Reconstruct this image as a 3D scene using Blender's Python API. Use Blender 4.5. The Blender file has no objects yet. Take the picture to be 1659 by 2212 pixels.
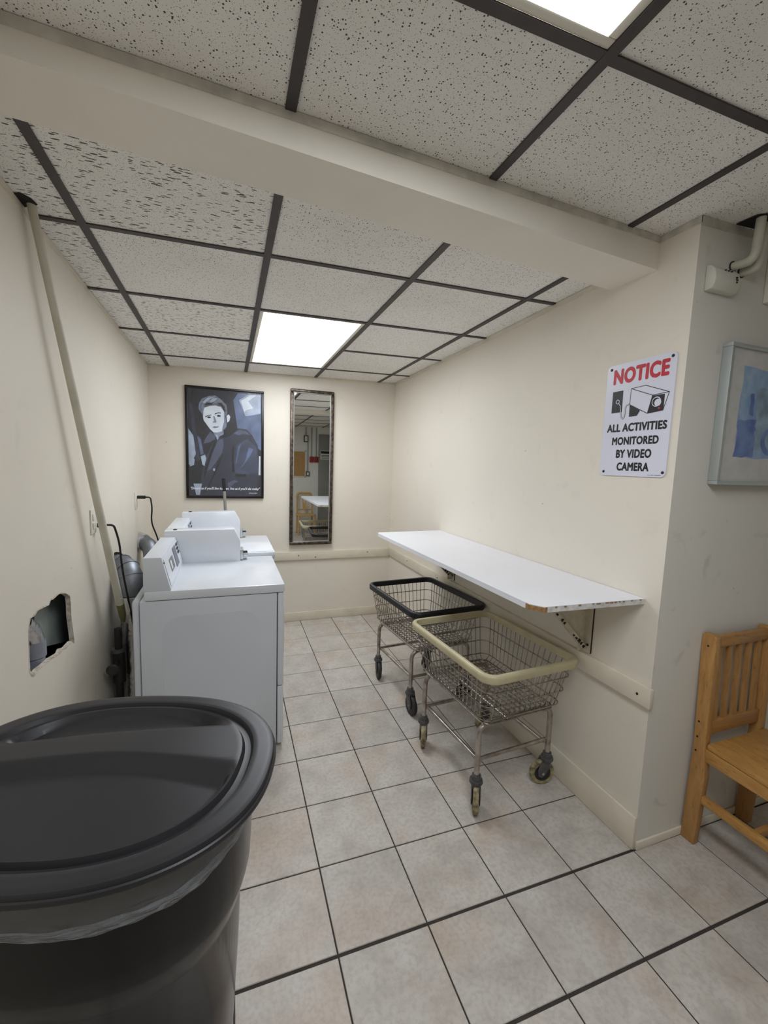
import bpy, bmesh, math, random
from mathutils import Vector, Matrix
random.seed(7)
S = bpy.context.scene
C = S.collection

# ------------------------------------------------------------------ camera
cam_d = bpy.data.cameras.new('camera')
cam_d.sensor_fit = 'HORIZONTAL'; cam_d.sensor_width = 36.0
cam_d.lens = 924.0 / 1659.0 * 36.0
cam_d.clip_start = 0.02
cam = bpy.data.objects.new('camera', cam_d); C.objects.link(cam)
FW = Vector((0.3420224, 0.93321489, -0.1101392)).normalized()
RT = Vector((0.93967138, -0.34043029, 0.03353975)).normalized()
UP = RT.cross(FW).normalized()
cam.matrix_world = Matrix(((RT.x, UP.x, -FW.x, 0), (RT.y, UP.y, -FW.y, 0), (RT.z, UP.z, -FW.z, 1.5196), (0, 0, 0, 1)))
S.camera = cam

# ------------------------------------------------------------------ world, exposure
W = bpy.data.worlds.new('world'); S.world = W; W.use_nodes = True
W.node_tree.nodes['Background'].inputs[0].default_value = (0.5, 0.5, 0.5, 1)
W.node_tree.nodes['Background'].inputs[1].default_value = 0.0
S.view_settings.view_transform = 'Standard'; S.view_settings.look = 'None'
S.view_settings.gamma = 1.0; S.view_settings.use_curve_mapping = False
S.view_settings.exposure = 0.32
S.cycles.adaptive_threshold = 0.04; S.cycles.use_light_tree = False
S.cycles.max_bounces = 7; S.cycles.diffuse_bounces = 5; S.cycles.glossy_bounces = 4; S.cycles.transparent_max_bounces = 8
S.cycles.caustics_reflective = False; S.cycles.caustics_refractive = False
LAMP = 9.0            # radiance of the fluorescent lenses

# ------------------------------------------------------------------ material helpers
def srgb(r, g, b):
    f = lambda c: (c / 255 / 12.92) if c / 255 <= 0.04045 else ((c / 255 + 0.055) / 1.055) ** 2.4
    return (f(r), f(g), f(b), 1.0)

def mat(name, col, rough=0.5, metal=0.0, spec=0.5, var=0.0, scale=8.0, bump=0.0, bscale=60.0, var2=None, coat=0.0):
    """principled material; var mixes towards var2 (or a darker tone) with noise, bump adds fine relief"""
    m = bpy.data.materials.new(name); m.use_nodes = True
    nt = m.node_tree; b = nt.nodes['Principled BSDF']
    b.inputs['Base Color'].default_value = col
    b.inputs['Roughness'].default_value = rough; b.inputs['Metallic'].default_value = metal
    b.inputs['Specular IOR Level'].default_value = spec
    b.inputs['Coat Weight'].default_value = coat
    if var > 0 or bump > 0:
        tc = nt.nodes.new('ShaderNodeTexCoord')
    if var > 0:
        n = nt.nodes.new('ShaderNodeTexNoise'); n.inputs['Scale'].default_value = scale; n.inputs['Detail'].default_value = 2.5
        nt.links.new(tc.outputs['Object'], n.inputs['Vector'])
        r = nt.nodes.new('ShaderNodeValToRGB'); r.color_ramp.elements[0].position = 0.35; r.color_ramp.elements[1].position = 0.7
        nt.links.new(n.outputs['Fac'], r.inputs['Fac'])
        mx = nt.nodes.new('ShaderNodeMix'); mx.data_type = 'RGBA'
        mx.inputs[6].default_value = col
        c2 = var2 or (col[0] * (1 - var), col[1] * (1 - var), col[2] * (1 - var), 1)
        mx.inputs[7].default_value = c2
        nt.links.new(r.outputs['Color'], mx.inputs[0]); nt.links.new(mx.outputs[2], b.inputs['Base Color'])
    if bump > 0:
        n2 = nt.nodes.new('ShaderNodeTexNoise'); n2.inputs['Scale'].default_value = bscale; n2.inputs['Detail'].default_value = 1.5
        nt.links.new(tc.outputs['Object'], n2.inputs['Vector'])
        bp = nt.nodes.new('ShaderNodeBump'); bp.inputs['Strength'].default_value = bump; bp.inputs['Distance'].default_value = 0.004
        nt.links.new(n2.outputs['Fac'], bp.inputs['Height']); nt.links.new(bp.outputs['Normal'], b.inputs['Normal'])
    return m

def new_nodes(name):
    m = bpy.data.materials.new(name); m.use_nodes = True
    return m, m.node_tree, m.node_tree.nodes['Principled BSDF']

def obj_coords(nt, scale=(1, 1, 1), rnd=True):
    tc = nt.nodes.new('ShaderNodeTexCoord'); mp = nt.nodes.new('ShaderNodeMapping'); mp.inputs['Scale'].default_value = scale
    nt.links.new(tc.outputs['Object'], mp.inputs['Vector'])
    if rnd:
        oi = nt.nodes.new('ShaderNodeObjectInfo'); ml = nt.nodes.new('ShaderNodeMath'); ml.operation = 'MULTIPLY'; ml.inputs[1].default_value = 37.0
        nt.links.new(oi.outputs['Random'], ml.inputs[0])
        cb = nt.nodes.new('ShaderNodeCombineXYZ')
        for i in range(3): nt.links.new(ml.outputs[0], cb.inputs[i])
        nt.links.new(cb.outputs[0], mp.inputs['Location'])
    return mp.outputs['Vector']

def ramp(nt, src, stops):
    r = nt.nodes.new('ShaderNodeValToRGB'); e = r.color_ramp.elements
    while len(e) < len(stops): e.new(0.5)
    for i, (p, c) in enumerate(stops):
        e[i].position = p; e[i].color = c if len(c) == 4 else (*c, 1)
    nt.links.new(src, r.inputs['Fac']); return r.outputs['Color']

def mixc(nt, fac, a, b, mode='MIX'):
    mx = nt.nodes.new('ShaderNodeMix'); mx.data_type = 'RGBA'; mx.blend_type = mode
    for sock, v in ((mx.inputs[0], fac), (mx.inputs[6], a), (mx.inputs[7], b)):
        if isinstance(v, (int, float)): sock.default_value = v
        elif isinstance(v, tuple): sock.default_value = v
        else: nt.links.new(v, sock)
    return mx.outputs[2]

def noise(nt, vec, scale, detail=4, dist=0.0):
    n = nt.nodes.new('ShaderNodeTexNoise'); n.inputs['Scale'].default_value = scale; n.inputs['Detail'].default_value = detail
    n.inputs['Distortion'].default_value = dist; nt.links.new(vec, n.inputs['Vector']); return n.outputs['Fac']

def bumpn(nt, b, h, strength, dist=0.003):
    bp = nt.nodes.new('ShaderNodeBump'); bp.inputs['Strength'].default_value = strength; bp.inputs['Distance'].default_value = dist
    nt.links.new(h, bp.inputs['Height']); nt.links.new(bp.outputs['Normal'], b.inputs['Normal'])

def wall_mat(name, col, col2, dirt=0.25):
    m, nt, b = new_nodes(name)
    v = obj_coords(nt, rnd=False)
    big = ramp(nt, noise(nt, v, 1.1, 3), [(0.35, (0, 0, 0)), (0.7, (1, 1, 1))])
    c = mixc(nt, big, col, col2)
    # small scuffs and nail marks, each with a shape of its own
    vo = nt.nodes.new('ShaderNodeTexVoronoi'); vo.inputs['Scale'].default_value = 5.0; nt.links.new(v, vo.inputs['Vector'])
    spots = ramp(nt, vo.outputs['Distance'], [(0.0, (1, 1, 1)), (0.028, (0, 0, 0))])
    c = mixc(nt, spots, c, (0.18, 0.15, 0.12, 1))
    sc = ramp(nt, noise(nt, v, 9, 3, 0.6), [(0.62, (0, 0, 0)), (0.74, (1, 1, 1))])
    sc2 = mixc(nt, dirt, (0, 0, 0, 1), sc)
    c = mixc(nt, sc2, c, (col[0] * 0.62, col[1] * 0.60, col[2] * 0.58, 1))
    nt.links.new(c, b.inputs['Base Color']); b.inputs['Roughness'].default_value = 0.55; b.inputs['Specular IOR Level'].default_value = 0.25
    bumpn(nt, b, noise(nt, v, 5, 3), 0.16, 0.02)
    return m

CREAM = srgb(232, 225, 212)
M = {}
M['wall'] = wall_mat('painted plaster wall', CREAM, srgb(226, 219, 206), 0.12)
M['wall_grey'] = wall_mat('scuffed painted wall', srgb(226, 223, 214), srgb(218, 216, 208), 0.45)
M['wall_rear'] = wall_mat('pale painted wall', srgb(232, 231, 224), srgb(226, 225, 218))
M['trim'] = mat('cream gloss trim', srgb(226, 218, 200), 0.4, var=0.12, scale=7, bump=0.15)
M['edge_trim'] = mat('grimy ceiling edge strip', srgb(212, 207, 196), 0.6, var=0.8, scale=20, var2=srgb(184, 180, 172))
M['beam'] = mat('painted beam', srgb(236, 230, 218), 0.6, var=0.05, scale=4, bump=0.15, bscale=90)
M['grout'] = mat('dark floor grout', srgb(62, 56, 52), 0.9, var=0.3, scale=25)
M['black'] = mat('matt black', srgb(14, 14, 15), 0.5)
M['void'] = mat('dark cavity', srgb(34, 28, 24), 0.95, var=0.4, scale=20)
M['tee'] = mat('dark brown ceiling tee', srgb(66, 60, 60), 0.55, var=0.25, scale=18)
M['plenum'] = mat('plenum board', srgb(60, 56, 52), 0.9)
M['white_enamel'] = mat('white enamel', srgb(222, 226, 232), 0.22, spec=0.5, var=0.04, scale=3)
M['white_enamel2'] = mat('white appliance side', srgb(216, 221, 228), 0.32, spec=0.5, var=0.05, scale=2.5)
M['laminate'] = mat('white laminate', srgb(236, 238, 244), 0.3, var=0.03, scale=3)
M['chip'] = mat('chipped edge', srgb(226, 226, 224), 0.6, var=0.9, scale=34, var2=srgb(196, 192, 184))
M['board_core'] = mat('chipboard core', srgb(168, 132, 88), 0.9, var=0.4, scale=80)
M['cream_metal'] = mat('cream painted bracket', srgb(212, 204, 184), 0.45, var=0.95, scale=28, var2=srgb(196, 188, 168))
M['rust_and_shadow'] = mat('bare chipped metal and shadow line', srgb(44, 34, 28), 0.7, var=0.5, scale=60)
M['chrome'] = mat('dull chrome wire', srgb(184, 178, 172), 0.22, metal=1.0, var=0.35, scale=30)
M['steel'] = mat('worn steel tube', srgb(196, 190, 184), 0.34, metal=1.0, var=0.5, scale=22, var2=srgb(150, 138, 130))
M['caster'] = mat('grey caster plastic', srgb(84, 84, 84), 0.45, var=0.3, scale=30)
M['tyre_cream'] = mat('yellowed rubber tyre', srgb(164, 152, 112), 0.55, var=0.5, scale=40, var2=srgb(84, 76, 60))
M['tyre_grey'] = mat('dark rubber tyre', srgb(46, 46, 46), 0.6, var=0.3, scale=30)
M['hub'] = mat('dark wheel hub', srgb(34, 33, 33), 0.5)
M['bumper_black'] = mat('black rubber bumper', srgb(26, 25, 30), 0.45, var=0.3, scale=20)
M['bumper_cream'] = mat('cream vinyl bumper', srgb(206, 196, 160), 0.4, var=0.18, scale=10)
M['bin'] = mat('black bin plastic', srgb(18, 18, 20), 0.2, spec=0.3, var=0.15, scale=3)
M['lid'] = mat('charcoal lid plastic', srgb(40, 40, 43), 0.38, spec=0.4, var=0.12, scale=3)
M['gasket'] = mat('glossy grey moulding', srgb(84, 82, 80), 0.3)
M['mirror'] = mat('mirror glass', (0.86, 0.88, 0.87, 1), 0.015, metal=1.0)
M['bronze'] = mat('dark bronze frame', srgb(60, 50, 44), 0.38, metal=0.6, var=0.5, scale=40, var2=srgb(110, 98, 86))
M['frame_black'] = mat('black frame', srgb(16, 15, 16), 0.3)
M['galv'] = mat('galvanised duct', srgb(150, 155, 162), 0.5, metal=1.0, var=0.35, scale=14)
M['foil'] = mat('crinkled foil', srgb(210, 210, 212), 0.3, metal=1.0, bump=1.0, bscale=40)
M['pvc'] = mat('grey pvc pipe', srgb(142, 146, 158), 0.5, var=0.12, scale=20)
M['grey_board'] = mat('grey green backing board', srgb(186, 198, 196), 0.75, var=0.2, scale=9)
M['pole'] = mat('painted wooden strip', srgb(208, 203, 186), 0.5, var=0.16, scale=9)
M['raw'] = mat('olive bare strip end', srgb(126, 122, 76), 0.7, var=0.3, scale=20)
M['ivory'] = mat('ivory plastic', srgb(226, 222, 208), 0.4)
M['offwhite'] = mat('off-white plastic', srgb(218, 218, 206), 0.42, var=0.05, scale=12)
M['cord'] = mat('black cord', srgb(18, 18, 18), 0.45)
M['dark_pipe'] = mat('dark iron pipe', srgb(56, 52, 50), 0.55, var=0.4, scale=20)
M['sign_white'] = mat('sign enamel', srgb(222, 224, 238), 0.28)
M['ink'] = mat('black ink', srgb(16, 16, 24), 0.4)
M['red_ink'] = mat('red ink', srgb(196, 38, 54), 0.4)
M['aluminium'] = mat('brushed aluminium frame', srgb(200, 208, 208), 0.35, metal=0.7)
M['lcd'] = mat('grey display', srgb(98, 104, 112), 0.25)
M['metal_grey'] = mat('grey painted rod', srgb(150, 148, 144), 0.4, metal=0.3)
M['cork'] = mat('cork', srgb(190, 150, 98), 0.9, var=0.25, scale=60)
M['red_box'] = mat('red alarm box', srgb(150, 34, 36), 0.4)
M['door_grey'] = mat('grey door paint', srgb(136, 136, 130), 0.5, var=0.1, scale=5)
M['conduit'] = mat('painted conduit', srgb(206, 204, 190), 0.5, var=0.15, scale=20)

def wood_mat(name, c1, c2, sc=(1, 1, 1)):
    m, nt, b = new_nodes(name)
    v = obj_coords(nt, sc, rnd=True)
    n = noise(nt, v, 6, 6, 1.2)
    c = ramp(nt, n, [(0.3, c1), (0.7, c2)])
    sp = ramp(nt, noise(nt, v, 30, 3), [(0.6, (0, 0, 0)), (0.75, (1, 1, 1))])
    c = mixc(nt, sp, c, (c1[0] * 0.7, c1[1] * 0.62, c1[2] * 0.5, 1))
    nt.links.new(c, b.inputs['Base Color']); b.inputs['Roughness'].default_value = 0.42
    bumpn(nt, b, n, 0.12)
    return m
M['wood'] = wood_mat('honey oak', srgb(166, 121, 68), srgb(190, 145, 86), (6, 6, 1))
M['wood_x'] = wood_mat('honey oak rail', srgb(160, 116, 66), srgb(184, 138, 82), (1, 6, 6))
M['wood_y'] = wood_mat('honey oak seat', srgb(176, 128, 68), srgb(200, 154, 88), (5, 1, 5))
M['wood_pale'] = wood_mat('pale varnished wood', srgb(196, 156, 88), srgb(214, 176, 110), (5, 5, 1))

def floor_tile_mat():
    m, nt, b = new_nodes('mottled ceramic floor tile')
    v = obj_coords(nt)
    c = ramp(nt, noise(nt, v, 9, 3), [(0.30, srgb(186, 180, 173)), (0.5, srgb(200, 195, 187)), (0.7, srgb(208, 204, 198))])
    warm = ramp(nt, noise(nt, v, 4.2, 3), [(0.50, (0, 0, 0)), (0.72, (1, 1, 1))])
    c = mixc(nt, mixc(nt, 0.5, (0, 0, 0, 1), warm), c, srgb(200, 178, 158))
    f = ramp(nt, noise(nt, v, 70, 2), [(0.42, (0, 0, 0)), (0.68, (1, 1, 1))])
    c = mixc(nt, mixc(nt, 0.28, (0, 0, 0, 1), f), c, srgb(146, 140, 136))
    oi = nt.nodes.new('ShaderNodeObjectInfo')
    tint = ramp(nt, oi.outputs['Random'], [(0.0, (0.93, 0.92, 0.92)), (0.5, (1, 0.985, 0.97)), (1.0, (1.02, 1.01, 1.0))])
    c = mixc(nt, 1.0, c, tint, 'MULTIPLY')
    nt.links.new(c, b.inputs['Base Color']); b.inputs['Roughness'].default_value = 0.42; b.inputs['Specular IOR Level'].default_value = 0.35
    bumpn(nt, b, noise(nt, v, 90, 1), 0.12, 0.002)
    return m
M['floor_tile'] = floor_tile_mat()

def ceiling_tile_mat(name, fissured):
    m, nt, b = new_nodes(name)
    base = srgb(242, 240, 235)
    if fissured:
        v = obj_coords(nt, (1.0, 3.6, 1.0))
        warp = nt.nodes.new('ShaderNodeTexNoise'); warp.inputs['Scale'].default_value = 11; nt.links.new(v, warp.inputs['Vector'])
        ad = nt.nodes.new('ShaderNodeVectorMath'); ad.operation = 'MULTIPLY_ADD'; ad.inputs[1].default_value = (0.06, 0.06, 0.06)
        nt.links.new(warp.outputs['Color'], ad.inputs[0]); nt.links.new(v, ad.inputs[2]); v2 = ad.outputs[0]
        vo = nt.nodes.new('ShaderNodeTexVoronoi'); vo.inputs['Scale'].default_value = 30; nt.links.new(v2, vo.inputs['Vector'])
        n = noise(nt, v2, 12, 3)
        th = nt.nodes.new('ShaderNodeMath'); th.operation = 'MULTIPLY'; th.inputs[1].default_value = 0.50; nt.links.new(n, th.inputs[0])
        lt = nt.nodes.new('ShaderNodeMath'); lt.operation = 'LESS_THAN'
        nt.links.new(vo.outputs['Distance'], lt.inputs[0]); nt.links.new(th.outputs[0], lt.inputs[1])
        v0 = obj_coords(nt, (1, 1.6, 1)); vb = nt.nodes.new('ShaderNodeTexVoronoi'); vb.inputs['Scale'].default_value = 150; nt.links.new(v0, vb.inputs['Vector'])
        l2 = nt.nodes.new('ShaderNodeMath'); l2.operation = 'LESS_THAN'; l2.inputs[1].default_value = 0.21; nt.links.new(vb.outputs['Distance'], l2.inputs[0])
    else:
        v = obj_coords(nt)
        vo = nt.nodes.new('ShaderNodeTexVoronoi'); vo.inputs['Scale'].default_value = 150; nt.links.new(v, vo.inputs['Vector'])
        sx = nt.nodes.new('ShaderNodeSeparateColor'); nt.links.new(vo.outputs['Color'], sx.inputs[0])
        th = nt.nodes.new('ShaderNodeMath'); th.operation = 'MULTIPLY_ADD'; th.inputs[1].default_value = 0.37; th.inputs[2].default_value = -0.03; nt.links.new(sx.outputs[0], th.inputs[0])
        lt = nt.nodes.new('ShaderNodeMath'); lt.operation = 'LESS_THAN'
        nt.links.new(vo.outputs['Distance'], lt.inputs[0]); nt.links.new(th.outputs[0], lt.inputs[1])
        vb = nt.nodes.new('ShaderNodeTexVoronoi'); vb.inputs['Scale'].default_value = 240; nt.links.new(v, vb.inputs['Vector'])
        l2 = nt.nodes.new('ShaderNodeMath'); l2.operation = 'LESS_THAN'; l2.inputs[1].default_value = 0.17; nt.links.new(vb.outputs['Distance'], l2.inputs[0])
    mxm = nt.nodes.new('ShaderNodeMath'); mxm.operation = 'MAXIMUM'; nt.links.new(lt.outputs[0], mxm.inputs[0]); nt.links.new(l2.outputs[0], mxm.inputs[1])
    c0 = ramp(nt, noise(nt, obj_coords(nt), 3, 3), [(0.35, base), (0.7, srgb(236, 233, 227))])
    c = mixc(nt, mxm.outputs[0], c0, srgb(104, 98, 92) if fissured else srgb(88, 82, 76))
    nt.links.new(c, b.inputs['Base Color']); b.inputs['Roughness'].default_value = 0.95; b.inputs['Specular IOR Level'].default_value = 0.1
    return m
M['tile_pin'] = ceiling_tile_mat('pinhole ceiling tile', False)
M['tile_fis'] = ceiling_tile_mat('fissured ceiling tile', True)

def emit_mat(name, col, strength):
    m, nt, b = new_nodes(name)
    b.inputs['Base Color'].default_value = (0.9, 0.9, 0.9, 1); b.inputs['Roughness'].default_value = 0.3
    b.inputs['Emission Color'].default_value = col; b.inputs['Emission Strength'].default_value = strength
    return m
M['lens'] = emit_mat('lit fluorescent lens', (0.945, 0.985, 1.045, 1), LAMP)

def film_mat():
    m, nt, b = new_nodes('clear plastic liner')
    b.inputs['Base Color'].default_value = (0.95, 0.96, 0.98, 1); b.inputs['Roughness'].default_value = 0.12
    b.inputs['Alpha'].default_value = 0.13; b.inputs['Specular IOR Level'].default_value = 0.7
    v = obj_coords(nt, (1, 1, 2.0), rnd=False); bumpn(nt, b, noise(nt, v, 16, 4, 0.8), 0.8, 0.012)
    return m
M['film'] = film_mat()

# ------------------------------------------------------------------ mesh helpers
def box(bm, x0, x1, y0, y1, z0, z1, bev=0.0, seg=2):
    vs = [bm.verts.new(p) for p in ((x0, y0, z0), (x1, y0, z0), (x1, y1, z0), (x0, y1, z0), (x0, y0, z1), (x1, y0, z1), (x1, y1, z1), (x0, y1, z1))]
    fs = [bm.faces.new([vs[i] for i in q]) for q in ((0, 3, 2, 1), (4, 5, 6, 7), (0, 1, 5, 4), (1, 2, 6, 5), (2, 3, 7, 6), (3, 0, 4, 7))]
    if bev > 0:
        es = list({e for f in fs for e in f.edges})
        bmesh.ops.bevel(bm, geom=es, offset=bev, segments=seg, affect='EDGES', profile=0.5)

def prism(bm, pts, vec, bev=0.0):
    """polygon pts (3d, planar) extruded by vec"""
    vec = Vector(vec); n = len(pts)
    a = [bm.verts.new(p) for p in pts]; b = [bm.verts.new(Vector(p) + vec) for p in pts]
    fs = [bm.faces.new(a), bm.faces.new(b[::-1])]
    for i in range(n):
        j = (i + 1) % n; fs.append(bm.faces.new((a[j], a[i], b[i], b[j])))
    bmesh.ops.recalc_face_normals(bm, faces=fs)
    if bev > 0:
        es = list({e for f in fs for e in f.edges})
        bmesh.ops.bevel(bm, geom=es, offset=bev, segments=2, affect='EDGES', profile=0.5)

def tube(bm, pts, r, seg=10, closed=False, cap=True):
    pts = [Vector(p) for p in pts]; n = len(pts); rings = []
    rr = r if isinstance(r, (list, tuple)) else [r] * n
    prev = None
    for i, p in enumerate(pts):
        if closed: t = (pts[(i + 1) % n] - pts[i - 1])
        else: t = pts[min(i + 1, n - 1)] - pts[max(i - 1, 0)]
        t.normalize()
        if prev is None:
            u = t.orthogonal().normalized()
        else:
            u = (prev - t * prev.dot(t))
            u = u.normalized() if u.length > 1e-6 else t.orthogonal().normalized()
        prev = u; w = t.cross(u)
        rings.append([bm.verts.new(p + (u * math.cos(2 * math.pi * k / seg) + w * math.sin(2 * math.pi * k / seg)) * rr[i]) for k in range(seg)])
    m = n if closed else n - 1
    for i in range(m):
        A, B = rings[i], rings[(i + 1) % n]
        if closed and i == n - 1:
            # match rotation of the frame at the seam
            best = min(range(seg), key=lambda s: sum((A[k].co - B[(k + s) % seg].co).length for k in range(seg)))
            B = [B[(k + best) % seg] for k in range(seg)]
        for k in range(seg):
            bm.faces.new((A[k], A[(k + 1) % seg], B[(k + 1) % seg], B[k]))
    if cap and not closed:
        bm.faces.new(rings[0][::-1]); bm.faces.new(rings[-1])

def arc_path(pts, rad, seg=6):
    """polyline with rounded corners"""
    pts = [Vector(p) for p in pts]; out = [pts[0]]
    for i in range(1, len(pts) - 1):
        p, a, b = pts[i], pts[i - 1], pts[i + 1]
        da, db = (a - p), (b - p); r = min(rad, da.length * 0.49, db.length * 0.49)
        A, B = p + da.normalized() * r, p + db.normalized() * r
        for k in range(seg + 1):
            t = k / seg; out.append((1 - t) ** 2 * A + 2 * t * (1 - t) * p + t * t * B)
    out.append(pts[-1]); return out

def rrect(cx, cy, hx, hy, r, z, seg=6):
    """closed rounded rectangle path"""
    out = []
    for sx, sy, a0 in ((1, 1, 0), (-1, 1, 90), (-1, -1, 180), (1, -1, 270)):
        for k in range(seg + 1):
            a = math.radians(a0 + 90 * k / seg)
            out.append(Vector((cx + sx * (hx - r) + r * math.cos(a), cy + sy * (hy - r) + r * math.sin(a), z)))
    return out

def lathe(bm, prof, seg=24, axis='Z', center=(0, 0, 0)):
    rings = []
    for r, h in prof:
        ring = []
        for k in range(seg):
            a = 2 * math.pi * k / seg; p = (r * math.cos(a), r * math.sin(a), h)
            if axis == 'X': p = (p[2], p[0], p[1])
            elif axis == 'Y': p = (p[0], p[2], p[1])
            ring.append(bm.verts.new(Vector(p) + Vector(center)))
        rings.append(ring)
    fs = []
    for A, B in zip(rings, rings[1:]):
        for k in range(seg): fs.append(bm.faces.new((A[k], A[(k + 1) % seg], B[(k + 1) % seg], B[k])))
    fs.append(bm.faces.new(rings[0][::-1])); fs.append(bm.faces.new(rings[-1]))
    bmesh.ops.recalc_face_normals(bm, faces=fs)

def obj(name, bm, m, parent=None, smooth=None, loc=None, rot=None):
    me = bpy.data.meshes.new(name); bm.normal_update(); bm.to_mesh(me); bm.free()
    me.materials.append(M[m] if isinstance(m, str) else m)
    if smooth is not None:
        me.shade_smooth(); me.set_sharp_from_angle(angle=math.radians(smooth))
    o = bpy.data.objects.new(name, me); C.objects.link(o)
    if parent: o.parent = parent
    if loc: o.location = loc
    if rot: o.rotation_euler = rot
    return o

def tag(o, label, cat, group=None, kind=None):
    o['label'] = label
    if cat: o['category'] = cat
    if group: o['group'] = group
    if kind: o['kind'] = kind
    return o

def empty(name, loc=(0, 0, 0), rot=(0, 0, 0)):
    o = bpy.data.objects.new(name, None); C.objects.link(o); o.location = loc; o.rotation_euler = rot
    o.empty_display_size = 0.1
    return o

def B(name, m, parent, *dims, bev=0.0, smooth=None):
    bm = bmesh.new(); box(bm, *dims, bev=bev)
    return obj(name, bm, m, parent, smooth if smooth is not None else (40 if bev else None))

def T(name, m, parent, pts, r, seg=10, closed=False):
    bm = bmesh.new(); tube(bm, pts, r, seg, closed)
    return obj(name, bm, m, parent, 60)

def P(name, m, parent, pts, vec, bev=0.0):
    bm = bmesh.new(); prism(bm, pts, vec, bev)
    return obj(name, bm, m, parent, 40 if bev else None)

def struct(o, label, cat):
    return tag(o, label, cat, kind='structure')

def text_mesh(body, width, height, bold=0.0, shear=0.0):
    """flat lettering as a mesh fitted in a width x height box, lower left at the origin"""
    cu = bpy.data.curves.new('lettering', 'FONT'); cu.body = body; cu.size = 1.0; cu.shear = shear
    cu.resolution_u = 4; cu.space_character = 1.0 + bold * 1.6
    o = bpy.data.objects.new('lettering', cu); C.objects.link(o)
    dg = bpy.context.evaluated_depsgraph_get(); dg.update()
    me = bpy.data.meshes.new_from_object(o.evaluated_get(dg))
    bpy.data.objects.remove(o); bpy.data.curves.remove(cu)
    if bold > 0:                                    # embolden: the outline repeated around itself
        b0 = bmesh.new(); b0.from_mesh(me); out = bmesh.new()
        for k in range(9):
            a = 2 * math.pi * k / 8; dx, dy = (0, 0) if k == 8 else (bold * 1.25 * math.cos(a), bold * math.sin(a))
            vm = {v: out.verts.new((v.co.x + dx, v.co.y + dy, .00002 * k)) for v in b0.verts}
            for f in b0.faces: out.faces.new([vm[v] for v in f.verts])
        out.to_mesh(me); b0.free(); out.free()
    xs = [v.co.x for v in me.vertices]; ys = [v.co.y for v in me.vertices]
    x0, x1, y0, y1 = min(xs), max(xs), min(ys), max(ys)
    for v in me.vertices:
        v.co.x = (v.co.x - x0) / (x1 - x0) * width; v.co.y = (v.co.y - y0) / (y1 - y0) * height
    me.materials.clear()
    return me

# ------------------------------------------------------------------ room dimensions
XL, XR, YB, YP = -0.607, 1.541, 4.008, 1.12       # left wall, right wall, back wall, face of the return
YR, XE = -1.95, 3.25                              # wall behind the camera, far side wall
G = 0.6096
TOP = 2.52

# ------------------------------------------------------------------ floor
bm = bmesh.new(); box(bm, XL, XE, YR, YB, -0.06, -0.0035)
floor = struct(obj('floor', bm, 'grout'), 'grey beige square ceramic tile floor with dark grout', 'floor')
p_, fx0, fy0, frz = 0.3057, 0.3363, 3.8811, -0.0087
tile_cache = {}
def tile_mesh(w, h):
    k = (round(w, 3), round(h, 3))
    if k not in tile_cache:
        b_ = bmesh.new(); box(b_, -w / 2, w / 2, -h / 2, h / 2, -0.009, 0.0)
        es = [e for e in b_.edges if e.verts[0].co.z > -0.001 and e.verts[1].co.z > -0.001]
        bmesh.ops.bevel(b_, geom=es, offset=0.0016, segments=1, affect='EDGES')
        me = bpy.data.meshes.new('floor_tile'); b_.to_mesh(me); b_.free(); me.materials.append(M['floor_tile']); tile_cache[k] = me
    return tile_cache[k]
for c in range(-4, 10):
    for r in range(-1, 19):
        gx0 = gx1 = 0.0024
        gy_far = {9: 0.0055, 10: 0.005}.get(r, 0.0026); gy_near = {8: 0.0055, 9: 0.005}.get(r, 0.0026)
        x0 = fx0 + p_ * c + frz * p_ * (r + .5) + gx0; x1 = x0 + p_ - gx0 - gx1
        y1 = fy0 - p_ * r + frz * p_ * (c + .5) - gy_far; y0 = y1 - p_ + gy_far + gy_near
        x0, x1, y0, y1 = max(x0, XL), min(x1, XE), max(y0, YR), min(y1, YB)
        if x1 - x0 < 0.012 or y1 - y0 < 0.012: continue
        cx, cy = (x0 + x1) / 2, (y0 + y1) / 2
        if cx > XR - 0.02 and cy > YP: continue
        o = bpy.data.objects.new('floor_tile', tile_mesh(x1 - x0, y1 - y0)); C.objects.link(o); o.parent = floor
        o.location = (cx, cy, random.uniform(-0.0006, 0.0)); o.rotation_euler = (random.uniform(-.0008, .0008), random.uniform(-.0008, .0008), frz)

# ------------------------------------------------------------------ walls
HOLE = [(1.639, .795), (1.624, .818), (1.626, .871), (1.633, .957), (1.65, .985), (1.679, .981), (1.708, .991), (1.754, .985), (1.80, .979),
        (1.822, .992), (1.839, .987), (1.902, .990), (1.969, .972), (2.013, .947), (2.02, .918), (2.018, .862), (2.035, .777), (2.04, .741), (2.014, .756),
        (1.95, .757), (1.90, .772), (1.882, .764), (1.801, .781), (1.744, .785), (1.689, .793), (1.66, .788)]
bm = bmesh.new()
hv = [bm.verts.new((XL, y, z)) for y, z in HOLE]
ov = [bm.verts.new((XL, y, z)) for y, z in ((YR - .1, -.02), (YB + .1, -.02), (YB + .1, TOP), (YR - .1, TOP))]
he = [bm.edges.new((hv[i], hv[(i + 1) % len(hv)])) for i in range(len(hv))]
oe = [bm.edges.new((ov[i], ov[(i + 1) % 4])) for i in range(4)]
bmesh.ops.triangle_fill(bm, use_beauty=True, use_dissolve=False, edges=he + oe)
for f in bm.faces:
    f.normal_update()
    if f.normal.x < 0: f.normal_flip()
n = len(HOLE)
bv = [bm.verts.new((XL - .016, y, z)) for y, z in HOLE]
for i in range(n):
    j = (i + 1) % n; bm.faces.new((hv[i], hv[j], bv[j], bv[i]))
bo = [bm.verts.new((XL - .14, v.co.y, v.co.z)) for v in ov]
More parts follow.
